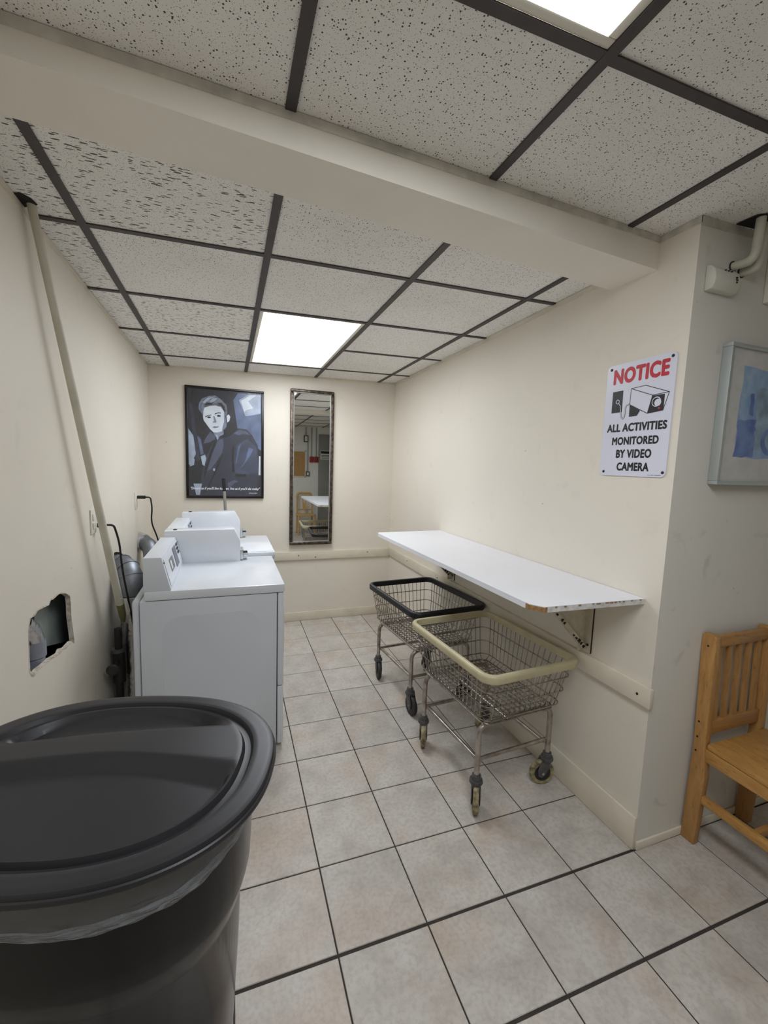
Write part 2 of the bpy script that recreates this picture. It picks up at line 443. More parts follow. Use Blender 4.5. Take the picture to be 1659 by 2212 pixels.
for i in range(4):
    j = (i + 1) % 4; bm.faces.new((ov[j], ov[i], bo[i], bo[j]))
wall_left = struct(obj('wall_left', bm, 'wall'), 'cream painted left wall with a ragged hole broken through it', 'wall')
# torn plaster lip around the hole and the dark stud cavity behind it
bm = bmesh.new()
lip = []
for (y, z) in HOLE: lip.append((y, z))
cy_, cz_ = 1.83, .87
ring_o = [bm.verts.new((XL + .0006, y + (y - cy_) * .008 + random.uniform(0, .004) * (1 if y > cy_ else -1), z + (z - cz_) * .012 + random.uniform(0, .005) * (1 if z > cz_ else -1))) for y, z in lip]
ring_m = [bm.verts.new((XL + .0012, y, z)) for y, z in lip]
ring_i = [bm.verts.new((XL - .013, y + (cy_ - y) * random.uniform(.0, .012), z + (cz_ - z) * random.uniform(.0, .03))) for y, z in lip]
for a, b in ((ring_o, ring_m), (ring_m, ring_i)):
    for i in range(n):
        j = (i + 1) % n; bm.faces.new((a[i], a[j], b[j], b[i]))
M['torn'] = mat('torn plaster edge', srgb(222, 215, 200), 0.9, var=0.9, scale=60, var2=srgb(176, 164, 148), bump=0.6, bscale=90)
obj('torn_edge', bm, 'torn', wall_left)
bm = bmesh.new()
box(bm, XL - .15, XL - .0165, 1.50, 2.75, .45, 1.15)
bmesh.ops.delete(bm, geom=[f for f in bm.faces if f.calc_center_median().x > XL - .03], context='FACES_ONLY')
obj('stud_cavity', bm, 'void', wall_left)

B('wall_back', 'wall', None, XL - .1, XR + .1, YB, YB + .12, -.02, TOP)
struct(bpy.data.objects['wall_back'], 'cream painted back wall carrying the poster and mirror', 'wall')
bm = bmesh.new(); prism(bm, [(XR, YP, -.02), (XR, YB, -.02), (XR + .1, YB, -.02), (XR + .1, YP + .1, -.02)], (0, 0, TOP + .02))
struct(obj('wall_right', bm, 'wall'), 'cream painted right wall behind the folding shelf', 'wall')
bm = bmesh.new(); prism(bm, [(XR, YP, -.02), (XR + .1, YP + .1, -.02), (XE, YP + .1, -.02), (XE, YP, -.02)], (0, 0, TOP + .02))
struct(obj('wall_return', bm, 'wall_grey'), 'scuffed grey cream return wall behind the wooden chair', 'wall')
B('wall_rear', 'wall_rear', None, XL - .1, XE + .1, YR - .12, YR, -.02, TOP)
struct(bpy.data.objects['wall_rear'], 'pale wall behind the camera seen in the mirror', 'wall')
B('wall_side', 'wall_rear', None, XE, XE + .1, YR, YP + .1, -.02, TOP)
struct(bpy.data.objects['wall_side'], 'pale far side wall outside the frame', 'wall')

# beam between the two ceilings
fyb = lambda x: 1.163 + .070 * x
byb = lambda x: 1.362 + .078 * x
bm = bmesh.new()
prism(bm, [(XL, fyb(XL), 2.29), (XR, fyb(XR), 2.29), (XR, byb(XR), 2.29), (XL, byb(XL), 2.29)], (0, 0, .22))
struct(obj('beam', bm, 'beam'), 'boxed cream beam crossing the ceiling from wall to wall', 'beam')

# ------------------------------------------------------------------ ceilings
SX, SY = 0.0224, -0.0155
def make_ceiling(name, x0, x1, y0, y1, org, rot, xs, ys, light, label, fis, cut=None):
    """suspended grid; local coordinates around org; light = (i, j0, j1) bay left open for the fixture"""
    root = empty(name, org, rot)
    bm = bmesh.new(); ox, oy = org[0], org[1]
    box(bm, x0 - ox, x1 - ox, y0 - oy, y1 - oy, .085, .10)
    bpy.data.objects.remove(root)
    root = obj(name, bm, 'plenum', loc=org, rot=rot)
    struct(root, label, 'ceiling')
    cx = [x0] + [x for x in xs if x0 < x < x1] + [x1]
    cy = [y0] + [y for y in ys if y0 < y < y1] + [y1]
    cache = {}
    for a in range(len(cx) - 1):
        for b in range(len(cy) - 1):
            xa, xb, ya, yb = cx[a], cx[a + 1], cy[b], cy[b + 1]
            if light and xa >= light[0] - .01 and xb <= light[1] + .01 and ya >= light[2] - .01 and yb <= light[3] + .01: continue
            if cut and xa > cut[0] - .01 and yb > cut[1]:
                if ya > cut[1]: continue
                yb = cut[1]
            if cut and xa < cut[0] < xb and ya < cut[1] < yb:      # tile notched around the wall corner
                t = bmesh.new(); g_ = .002; mx_, my_ = (xa + xb) / 2, (ya + yb) / 2
                prism(t, [(x - mx_, y - my_, 0) for x, y in ((xa + g_, ya + g_), (xb - g_, ya + g_), (xb - g_, cut[1]), (cut[0], cut[1]), (cut[0], yb - g_), (xa + g_, yb - g_))], (0, 0, .016))
                o = obj('ceiling_tile', t, 'tile_pin', root); o.location = (mx_ - ox, my_ - oy, 0); continue
            w, h = xb - xa, yb - ya
            k = (round(w, 3), round(h, 3), fis(a, b))
            if k not in cache:
                t = bmesh.new(); box(t, -w / 2 + .002, w / 2 - .002, -h / 2 + .002, h / 2 - .002, 0, .016)
                me = bpy.data.meshes.new('ceiling_tile'); t.to_mesh(me); t.free(); me.materials.append(M['tile_fis' if k[2] else 'tile_pin']); cache[k] = me
            o = bpy.data.objects.new('ceiling_tile', cache[k]); C.objects.link(o); o.parent = root
            o.location = ((xa + xb) / 2 - ox, (ya + yb) / 2 - oy, random.uniform(0, .0012))
    hw = .0135
    for x in cx[1:-1]:
        ye = y1
        if cut and x > cut[0]: ye = cut[1]
        bm = bmesh.new(); box(bm, x - hw - ox, x + hw - ox, y0 - oy, ye - oy, -.005, -.0003); box(bm, x - .002 - ox, x + .002 - ox, y0 - oy, ye - oy, -.0003, .04)
        obj('main_tee', bm, 'tee', root)
    for y in cy[1:-1]:
        for a in range(len(cx) - 1):
            xa, xb = cx[a], cx[a + 1]
            if light and xa >= light[0] - .01 and xb <= light[1] + .01 and light[2] + .05 < y < light[3] - .05: continue
            bm = bmesh.new()
            box(bm, xa - ox + (hw if a else 0), xb - ox - (hw if a < len(cx) - 2 else 0), y - .012 - oy, y + .012 - oy, -.0045, -.0003)
            obj('cross_tee', bm, 'tee', root)
    return root

LX = [-1.0698 + G * i for i in range(1, 7)]
LY = [1.212 + G * j for j in range(0, 6)]
FAR_ORG = (LX[1], LY[2], 2.3047)
ROT = (math.atan(SY), -math.atan(SX), 0)
ceil_far = make_ceiling('ceiling', XL, XR, 1.30, YB, FAR_ORG, ROT, LX, LY, (LX[1], LX[2], LY[2], LY[4]),
                        'dropped ceiling of speckled tiles beyond the beam', lambda a, b: a == 0 or (a == 1 and b in (0, 2, 3)))
NY = [0.793 - G * j for j in range(-1, 6)][::-1]
NEAR_ORG = (LX[1], 0.793, 2.378)
ROTN = (0, -math.atan(SX), 0)
ceil_near = make_ceiling('ceiling', XL, XE, YR, 1.29, NEAR_ORG, ROTN, LX, NY, (LX[1], LX[2], 0.793 - 2 * G, 0.793),
                         'dropped ceiling of pinhole tiles on this side of the beam', lambda a, b: False, cut=(XR, YP))

def fixture(org, rot, x0, x1, y0, y1, label):
    e = empty('ceiling_light', org, rot)
    ox, oy = org[0], org[1]
    a0, a1, b0, b1 = x0 + .0135 - ox, x1 - .0135 - ox, y0 + .012 - oy, y1 - .012 - oy
    bm = bmesh.new(); w = .022
    for d in ((a0, a1, b0, b0 + w), (a0, a1, b1 - w, b1), (a0, a0 + w, b0 + w, b1 - w), (a1 - w, a1, b0 + w, b1 - w)):
        box(bm, *d, -.002, .012, bev=.003)
    obj('frame', bm, 'ivory', e, 40)
    bm = bmesh.new(); nn = 1
    # flat acrylic lens
    xs = [a0 + w + (a1 - a0 - 2 * w) * i / nn for i in range(nn + 1)]
    lo = [[bm.verts.new((x, y, .004 + (.0012 if i % 2 else 0))) for i, x in enumerate(xs)] for y in (b0 + w, b1 - w)]
    for i in range(nn): bm.faces.new((lo[0][i], lo[1][i], lo[1][i + 1], lo[0][i + 1]))
    obj('lens', bm, 'lens', e)
    bm = bmesh.new(); box(bm, a0, a1, b0, b1, .03, .08); obj('housing', bm, 'ivory', e)
    return tag(e, label, 'ceiling light', 'fluorescent troffers in the ceilings')
fixture(FAR_ORG, ROT, LX[1], LX[2], LY[2], LY[4], 'lit fluorescent ceiling panel in front of the back wall')
fixture(NEAR_ORG, ROTN, LX[1], LX[2], .793 - 2 * G, .793, 'lit fluorescent ceiling panel cut by the top of the photo')

# edge strips where ceiling meets wall / beam
zf = lambda x, y: 2.3047 + SX * (x - FAR_ORG[0]) + SY * (y - FAR_ORG[1])
zn = lambda x: 2.378 + SX * (x - NEAR_ORG[0])
def strip(name, a, b, nrm, h, t, m, label):
    a, b, nrm = Vector(a), Vector(b), Vector(nrm)
    bm = bmesh.new(); prism(bm, [a, b, b - Vector((0, 0, h)), a - Vector((0, 0, h))], nrm * t)
    return struct(obj(name, bm, m), label, 'trim')
strip('trim_3', (XL, fyb(XL), zn(XL) - .001), (XR, fyb(XR), zn(XR) - .001), (.07, -1, 0), .022, .004, 'edge_trim', 'grimy edge strip where near ceiling meets the beam')
strip('trim_4', (XR, YP - .004, zn(XR) - .001), (XR, fyb(XR) - .004, zn(XR) - .001), (-1, 0, 0), .022, .004, 'edge_trim', 'edge strip above the notice sign corner')
strip('trim_5', (XR - .004, YP, zn(XR) - .001), (XE, YP, zn(XE) - .001), (0, -1, 0), .028, .004, 'edge_trim', 'grey edge strip atop the return wall')
strip('trim_6', (XR, byb(XR), zf(XR, byb(XR)) - .001), (XR, YB, zf(XR, YB) - .001), (-1, 0, 0), .022, .006, 'trim', 'cream edge strip atop the right wall beyond the beam')
strip('trim_7', (XL, byb(XL), zf(XL, byb(XL)) - .001), (XL, YB, zf(XL, YB) - .001), (1, 0, 0), .02, .003, 'trim', 'cream edge strip atop the left wall')
strip('trim_8', (XL, YB, zf(XL, YB) - .001), (XR, YB, zf(XR, YB) - .001), (0, -1, 0), .014, .003, 'trim', 'thin cream edge strip atop the back wall')

# baseboards and chair rail boards
B('baseboard_right', 'trim', None, XR - .014, XR, YP - .002, YB, 0, .140, bev=.004)
struct(bpy.data.objects['baseboard_right'], 'cream baseboard along the right wall', 'baseboard')
B('baseboard_back', 'trim', None, XL, XR - .014, YB - .012, YB, 0, .085, bev=.004)
struct(bpy.data.objects['baseboard_back'], 'low cream baseboard along the back wall', 'baseboard')
B('baseboard_left', 'trim', None, XL, XL + .012, 2.0, YB - .012, 0, .085, bev=.004)
struct(bpy.data.objects['baseboard_left'], 'cream baseboard behind the laundry machines', 'baseboard')
B('baseboard_return', 'trim', None, XR + .002, XE, YP - .01, YP, 0, .035, bev=.003)
struct(bpy.data.objects['baseboard_return'], 'low cream strip along the foot of the return wall', 'baseboard')
def rail(name, dims, screws, label):
    bm = bmesh.new(); box(bm, *dims, bev=.003); o = struct(obj(name, bm, 'trim', smooth=40), label, 'trim')
    for s in screws:
        t = bmesh.new(); lathe(t, [(.005, -.0015), (.005, .001), (.003, .0016)], 10, s[3], s[:3]); obj('screw', t, 'rust_and_shadow', o)
    return o
rail('trim_1', (XR - .020, XR, 1.105, YB - .02, .612, .692), [(XR - .0205, 1.16, .65, 'X'), (XR - .0205, 2.9, .66, 'X'), (XR - .0205, 3.5, .66, 'X')], 'cream board screwed along the right wall below the shelf')
rail('trim_2', (XL, XR, YB - .020, YB, .598, .678), [(.62, YB - .0205, .64, 'Y'), (.78, YB - .0205, .62, 'Y'), (1.3, YB - .0205, .65, 'Y')], 'cream board screwed across the back wall under the mirror')

# ------------------------------------------------------------------ laundry machines
def machine(name, label, x0, x1, y0, y1, ztop, con, case, washer=False):
    e = empty(name, ((x0 + x1) / 2, (y0 + y1) / 2, 0))
    o = Vector(e.location)
    def ch(ob):
        ob.location = -o; return ob
    fp = .030                                           # front panel thickness
    zt = ztop - .044
    ch(B('cabinet', 'white_enamel2', e, x0, x1 - fp - .004, y0 + .004, y1 - .004, .025, zt - .003, bev=.006))
    # stamped stiffening panel on the near flank
    bm = bmesh.new()
    prism(bm, [(p.x, y0 + .0045, p.y) for p in [Vector((v.x, v.y)) for v in rrect((x0 + x1) / 2 - .01, .50, .225, .27, .09, 0)]], (0, -.0022, 0))
    ch(obj('side_emboss', bm, 'white_enamel2', e, 30))
    ch(B('front_panel', 'white_enamel', e, x1 - fp, x1, y0, y1, .352, zt - .003, bev=.006))
    ch(B('kick_panel', 'white_enamel', e, x1 - fp, x1, y0, y1, .028, .346, bev=.006))
    if not washer:
        d = ch(P('door', 'white_enamel', e, [(x1 + .001, p.x, p.y) for p in rrect((y0 + y1) / 2, .60, .2, .16, .05, 0)], (.018, 0, 0)))
        B('handle', 'white_enamel', d, x1 + .02, x1 + .034, (y0 + y1) / 2 + .15, (y0 + y1) / 2 + .175, .55, .66, bev=.005)
    ch(B('top', 'white_enamel', e, x0 + .02, x1 + .004, y0 - .002, y1 + .002, zt, ztop, bev=.007))
    if washer:
        ch(B('lid', 'white_enamel', e, x0 + .17, x1 - .006, y0 + .012, y1 - .13, ztop - .004, ztop + .004, bev=.003))
    # console wedge
    cx0, cx1, cxt, ch_, cy1 = con
    prof = [(cx0, ztop - .002), (cx1, ztop - .002), (cxt, ztop + ch_), (cx0 + .003, ztop + ch_)]
    bm = bmesh.new(); prism(bm, [(x, y0 + .002, z) for x, z in prof], (0, cy1 - y0 - .002, 0), bev=.003)
    c_ = ch(obj('console', bm, 'white_enamel2', e, 40))
    # instruments lie on the slanted face
    A = Vector((cx1, 0, ztop)); D = Vector((cxt - cx1, 0, ch_)); N = Vector((ch_, 0, cx1 - cxt)).normalized()
    def plate(nm, m, ya, yb, t0, t1, th=.003):
        q = [A + D * t0 + Vector((0, ya, 0)), A + D * t0 + Vector((0, yb, 0)), A + D * t1 + Vector((0, yb, 0)), A + D * t1 + Vector((0, ya, 0))]
        b_ = bmesh.new(); prism(b_, [p + N * .0005 for p in q], N * th); return obj(nm, b_, m, c_)
    L = cy1 - y0
    plate('trim_plate', 'white_enamel', y0 + .05 * L, y0 + .985 * L, .10, .90, .002)
    plate('instruction_label', 'lcd', y0 + .26 * L, y0 + .48 * L, .34, .72, .0035)
    plate('label_window', 'offwhite', y0 + .28 * L, y0 + .35 * L, .40, .66, .0045)
    plate('display', 'lcd', y0 + .57 * L, y0 + .76 * L, .24, .86, .0045)
    for k in range(3):
        plate('button', 'cord', y0 + .83 * L, y0 + .93 * L, .50 + .13 * k, .58 + .13 * k, .005)
    for yy in (.02, .985):
        s = bmesh.new(); lathe(s, [(.004, 0), (.004, .003), (.002, .004)], 8, 'X', tuple(A + D * .82 + N * .001 + Vector((0, y0 + yy * L, 0)))); obj('screw', s, 'rust_and_shadow', c_)
    # coin meter case
    bx0, bxt, bx1, bz, bzc, by0, by1 = case
    bm = bmesh.new(); prism(bm, [(bx0, by0, ztop - .002), (bx1, by0, ztop - .002), (bx1, by0, bzc), (bxt, by0, bz), (bx0, by0, bz - .006)], (0, by1 - by0, 0), bev=.0035)
    k_ = ch(obj('coin_meter_case', bm, 'white_enamel', e, 40))
    bm = bmesh.new(); lathe(bm, [(.011, -.002), (.011, .003), (.007, .004), (.007, .002)], 16, 'Z', (bx0 + .055, (by0 + by1) / 2 - .02, bz - .004)); obj('lock', bm, 'rust_and_shadow', k_, 40)
    bm = bmesh.new()
    box(bm, bx1, bx1 + .016, by0 + .012, by1 - .012, ztop + .006, ztop + .070, bev=.003)
    box(bm, bx1 + .016, bx1 + .046, by0 + .022, by1 - .022, ztop + .022, ztop + .044, bev=.002)
    sl = obj('coin_slide', bm, 'aluminium', k_, 40)
    bm = bmesh.new()
    for q in range(5): box(bm, bx1 + .018, bx1 + .043, by0 + .026 + q * .014, by0 + .033 + q * .014, ztop + .0442, ztop + .0462)
    box(bm, bx1 + .0162, bx1 + .0175, by0 + .016, by1 - .016, ztop + .050, ztop + .066)
    obj('coin_slots', bm, 'cord', sl)['kind'] = 'stuff'
    # feet
    for fx in (x0 + .05, x1 - .07):
        for fy in (y0 + .05, y1 - .05):
            bm = bmesh.new(); lathe(bm, [(.02, 0), (.02, .012), (.010, .013), (.010, .027)], 12, 'Z', (fx, fy, 0)); ch(obj('foot', bm, 'cord', e))
    return tag(e, label, 'washer' if washer else 'dryer')
dr = machine('clothes_dryer', 'white coin operated dryer nearest the black trash bin', -.389, .266, 2.173, 2.860, .897,
             (-.372, -.254, -.293, .160, 2.738), (-.352, .033, .069, 1.098, 1.024, 2.740, 2.856))
bm = bmesh.new(); box(bm, -.425, -.392, 2.20, 2.83, .06, .85, bev=.014)
o = obj('rear_cover', bm, 'white_enamel2', dr, 40); o.location = -Vector(dr.location)
machine('washing_machine', 'white coin operated washer between the dryer and the back wall', -.375, .288, 2.876, 3.536, .919,
        (-.360, -.225, -.270, .165, 3.416), (-.320, .046, .086, 1.126, 1.050, 3.418, 3.532), washer=True)

# ------------------------------------------------------------------ behind the machines
def pts_lathe_tube(name, m, parent, pts, r, seg=14): return T(name, m, parent, pts, r, seg)
e = empty('vent_duct', (XL, 2.74, .88))
def loc(ob, e): ob.location = -Vector(e.location); return ob
path = [(-.606, 2.76, .90), (-.57, 2.74, .90), (-.535, 2.70, .885), (-.515, 2.67, .85), (-.508, 2.655, .80), (-.508, 2.65, .75)]
loc(T('elbow', 'galv', e, path, .062, 18), e)
for i in (1, 2, 3, 4):
    p, q = Vector(path[i]), Vector(path[i + 1] if i + 1 < len(path) else path[i]); d = (q - Vector(path[i - 1])).normalized() * .004
    loc(T('seam', 'galv', e, [p - d, p + d], .0645, 18), e)
flex = []; rr = []
for k in range(40):
    flex.append((-.508 + .002 * math.sin(k * .3), 2.65, .75 - k * .0155)); rr.append(.056 + .005 * (k % 2))
loc(T('flexible_hose', 'foil', e, flex, rr, 16), e)
loc(T('wall_collar', 'void', e, [(-.606, 2.76, .90), (-.600, 2.757, .90)], .075, 18), e)
tag(e, 'galvanised vent elbow running from the wall behind the dryer', 'duct')
e = empty('vent_duct', (XL, 3.45, .9))
path = [(-.606, 3.46, .905), (-.57, 3.44, .905), (-.53, 3.40, .885), (-.515, 3.37, .83), (-.51, 3.36, .6), (-.51, 3.36, .15)]
loc(T('elbow', 'galv', e, arc_path(path, .05), .052, 16), e)
loc(T('foil_tape', 'foil', e, [(-.606, 3.46, .905), (-.585, 3.45, .906), (-.565, 3.437, .904)], [.075, .066, .058], 16), e)
tag(e, 'smaller vent duct wrapped in foil behind the washer', 'duct')

def outlet(y, z, pl_y, cordpts, label, clabel):
    e = empty('wall_outlet', (XL, y, z))
    loc(B('cover_plate', 'ivory', e, XL, XL + .006, y - .037, y + .037, z - .058, z + .058, bev=.002), e)
    for dz in (-.021, .021):
        loc(B('receptacle', 'ivory', e, XL + .006, XL + .010, y - .017, y + .017, z + dz - .016, z + dz + .016, bev=.002), e)
    tag(e, label, 'outlet')
    c = empty('power_cord', (XL, y, z))
    bm = bmesh.new(); px, py, pz = cordpts[0]
    prism(bm, [(XL + .011, py - .012, pz - .011), (XL + .011, py + .012, pz - .011), (XL + .011, py + .012, pz + .011), (XL + .011, py - .012, pz + .011)], (px - XL - .011, 0, 0), bev=.003)
    loc(obj('plug', bm, 'cord', c, 40), c)
    loc(T('cable', 'cord', c, arc_path(cordpts, .06, 5), .0052, 8), c)
    tag(c, clabel, 'cord')
outlet(2.360, 1.205, 2.38, [(-.562, 2.40, 1.182), (-.53, 2.41, 1.18), (-.515, 2.44, 1.09), (-.515, 2.47, .96), (-.505, 2.50, .83), (-.49, 2.52, .70), (-.46, 2.52, .45), (-.455, 2.52, .25)],
       'ivory wall outlet partly hidden behind the leaning strip', 'black cord hanging from the outlet by the leaning strip')
outlet(3.385, 1.212, 3.38, [(-.545, 3.385, 1.236), (-.515, 3.385, 1.235), (-.505, 3.38, 1.16), (-.515, 3.38, 1.06), (-.48, 3.40, .95), (-.45, 3.42, .80), (-.44, 3.42, .4)],
       'ivory wall outlet nearest the back corner', 'black cord hanging from the outlet near the back corner')

# leaning painted strip against the left wall
e = empty('leaning_strip', (-.53, 2.50, .70))
loc(T('painted_length', 'pole', e, [(-.580, 1.735, 2.335), (-.530, 2.475, .760)], [.0125, .0185], 16), e)
loc(T('bare_end', 'raw', e, [(-.530, 2.475, .760), (-.528, 2.515, .680), (-.527, 2.53, .645)], [.0182, .016, .009], 12), e)
loc(P('torn_paper', 'ivory', e, [(-.508, 2.455, .79), (-.503, 2.480, .785), (-.494, 2.515, .700), (-.500, 2.485, .692)], (.003, .002, 0)), e)
tag(e, 'long cream painted strip leaning along the left wall up to the ceiling', 'strip')
# hole broken into the ceiling tile where the strip enters
bm = bmesh.new()
hp = [(-.606, 1.70), (-.585, 1.69), (-.565, 1.715), (-.560, 1.745), (-.585, 1.765), (-.606, 1.775)]
prism(bm, [(x, y, zf(x, y) - .0008) for x, y in hp], (0, 0, -.0012))
ho = obj('broken_patch', bm, 'void', ceil_far)
ho.matrix_parent_inverse = Matrix.LocRotScale(Vector(FAR_ORG), ceil_far.rotation_euler, None).inverted()

# shut-off valve and supply pipes in the gap
e = empty('water_valve', (-.56, 2.555, .0))
loc(T('pipe', 'dark_pipe', e, [(-.56, 2.555, 0), (-.56, 2.555, .60)], .018, 12), e)
loc(T('sleeve', 'dark_pipe', e, [(-.56, 2.555, .30), (-.56, 2.555, .47)], .030, 14), e)
loc(T('collar', 'galv', e, [(-.56, 2.555, .47), (-.56, 2.555, .49)], .033, 14), e)
loc(T('stem', 'dark_pipe', e, [(-.56, 2.555, .42), (-.555, 2.40, .44)], .010, 10), e)
bm = bmesh.new(); lathe(bm, [(.024, -.006), (.030, 0), (.024, .006)], 14, 'Y', (-.555, 2.395, .44)); loc(obj('handwheel', bm, 'dark_pipe', e, 40), e)
tag(e, 'dark iron water pipe with a valve in the gap beside the dryer', 'pipe')

# things visible inside the hole
e = empty('drain_pipe', (-.655, 1.785, .55))
loc(T('pipe', 'pvc', e, [(-.655, 1.785, .551), (-.655, 1.785, .84)], .034, 18), e)
loc(T('coupling', 'pvc', e, [(-.655, 1.785, .80), (-.655, 1.785, .855)], .039, 18), e)
loc(T('wrapped_bend', 'foil', e, [(-.655, 1.785, .855), (-.66, 1.77, .90), (-.668, 1.73, .94)], .036, 14), e)
tag(e, 'grey drain pipe seen inside the broken wall', 'pipe')
bm = bmesh.new(); prism(bm, [(-.69, 1.884, .852), (-.69, 1.953, .985), (-.69, 2.30, .985), (-.69, 2.34, .640), (-.69, 1.935, .771)], (-.012, 0, 0))
tag(obj('backing_board', bm, 'grey_board'), 'grey green board visible inside the broken wall', 'board')

# grey rod standing between washer and back wall
e = empty('broom_handle', (.02, 3.72, 0))
loc(T('shaft', 'metal_grey', e, [(.03, 3.66, 0.001), (-.03, 3.78, 1.255)], .0125, 12), e)
loc(T('grip', 'cord', e, [(-.03, 3.78, 1.255), (-.036, 3.79, 1.36)], .0135, 12), e)
tag(e, 'thin grey handle with dark grip standing in front of the poster', 'handle')

# ------------------------------------------------------------------ poster
def flat_art(parent, shapes, to3d, off0, step, nrm):
    """flat printed areas: list of (name, material, points in 0..1)"""
    for i, (nm, m, pts) in enumerate(shapes):
        bm = bmesh.new(); vs = [bm.verts.new(Vector(to3d(*p)) + Vector(nrm) * (off0 + step * i)) for p in pts]
        f = bm.faces.new(vs); f.normal_update()
        if f.normal.dot(Vector(nrm)) < 0: f.normal_flip()
        bmesh.ops.triangulate(bm, faces=[f])
        obj(nm, bm, m, parent)
def ink(name, r, g, b, var=0.25, sc=14, r2=None): return mat(name, srgb(r, g, b), 0.22, var=var, scale=sc)
PX0, PZ0, PW, PH = -.335, 1.180, .636, .942
e = empty('framed_poster', (PX0 + PW / 2, YB, PZ0))
bm = bmesh.new(); fw_ = .020
for d in ((0, PW, 0, fw_), (0, PW, PH - fw_, PH), (0, fw_, fw_, PH - fw_), (PW - fw_, PW, fw_, PH - fw_)):
    box(bm, PX0 + d[0], PX0 + d[1], YB - .022, YB - .002, PZ0 + d[2], PZ0 + d[3], bev=.003)
loc(obj('frame', bm, 'frame_black', e, 40), e)
M['ink_bg'] = ink('dark navy print', 30, 31, 44, .45, 7); M['ink_mid'] = ink('steel blue print', 98, 114, 148, .5, 9); M['ink_light'] = ink('pale blue print', 170, 184, 206, .35, 12)
M['ink_pale'] = ink('near white print', 214, 222, 232, .2, 12); M['ink_coat'] = ink('coat grey print', 50, 54, 72, .45, 8); M['ink_lapel'] = ink('lapel print', 84, 90, 112, .3, 10)
M['ink_sleeve'] = ink('sleeve print', 70, 78, 102, .5, 9); M['ink_skin'] = ink('pale skin print', 212, 220, 230, .15, 9); M['ink_shade'] = ink('grey skin print', 128, 138, 160, .25, 12)
M['ink_hair'] = ink('hair print', 128, 134, 150, .75, 26); M['ink_black'] = ink('black print', 20, 20, 28, .2); M['ink_white'] = ink('white print', 236, 238, 242, 0.02)
prt = loc(B('print', 'ink_bg', e, PX0 + .018, PX0 + PW - .018, YB - .012, YB - .004, PZ0 + .018, PZ0 + PH - .018), e)
to3 = lambda s, t: (PX0 + s * PW, YB - .0121, PZ0 + t * PH)
ell = lambda cx, cy, rx, ry, n=14: [(cx + rx * math.cos(2 * math.pi * k / n), cy + ry * math.sin(2 * math.pi * k / n)) for k in range(n)]
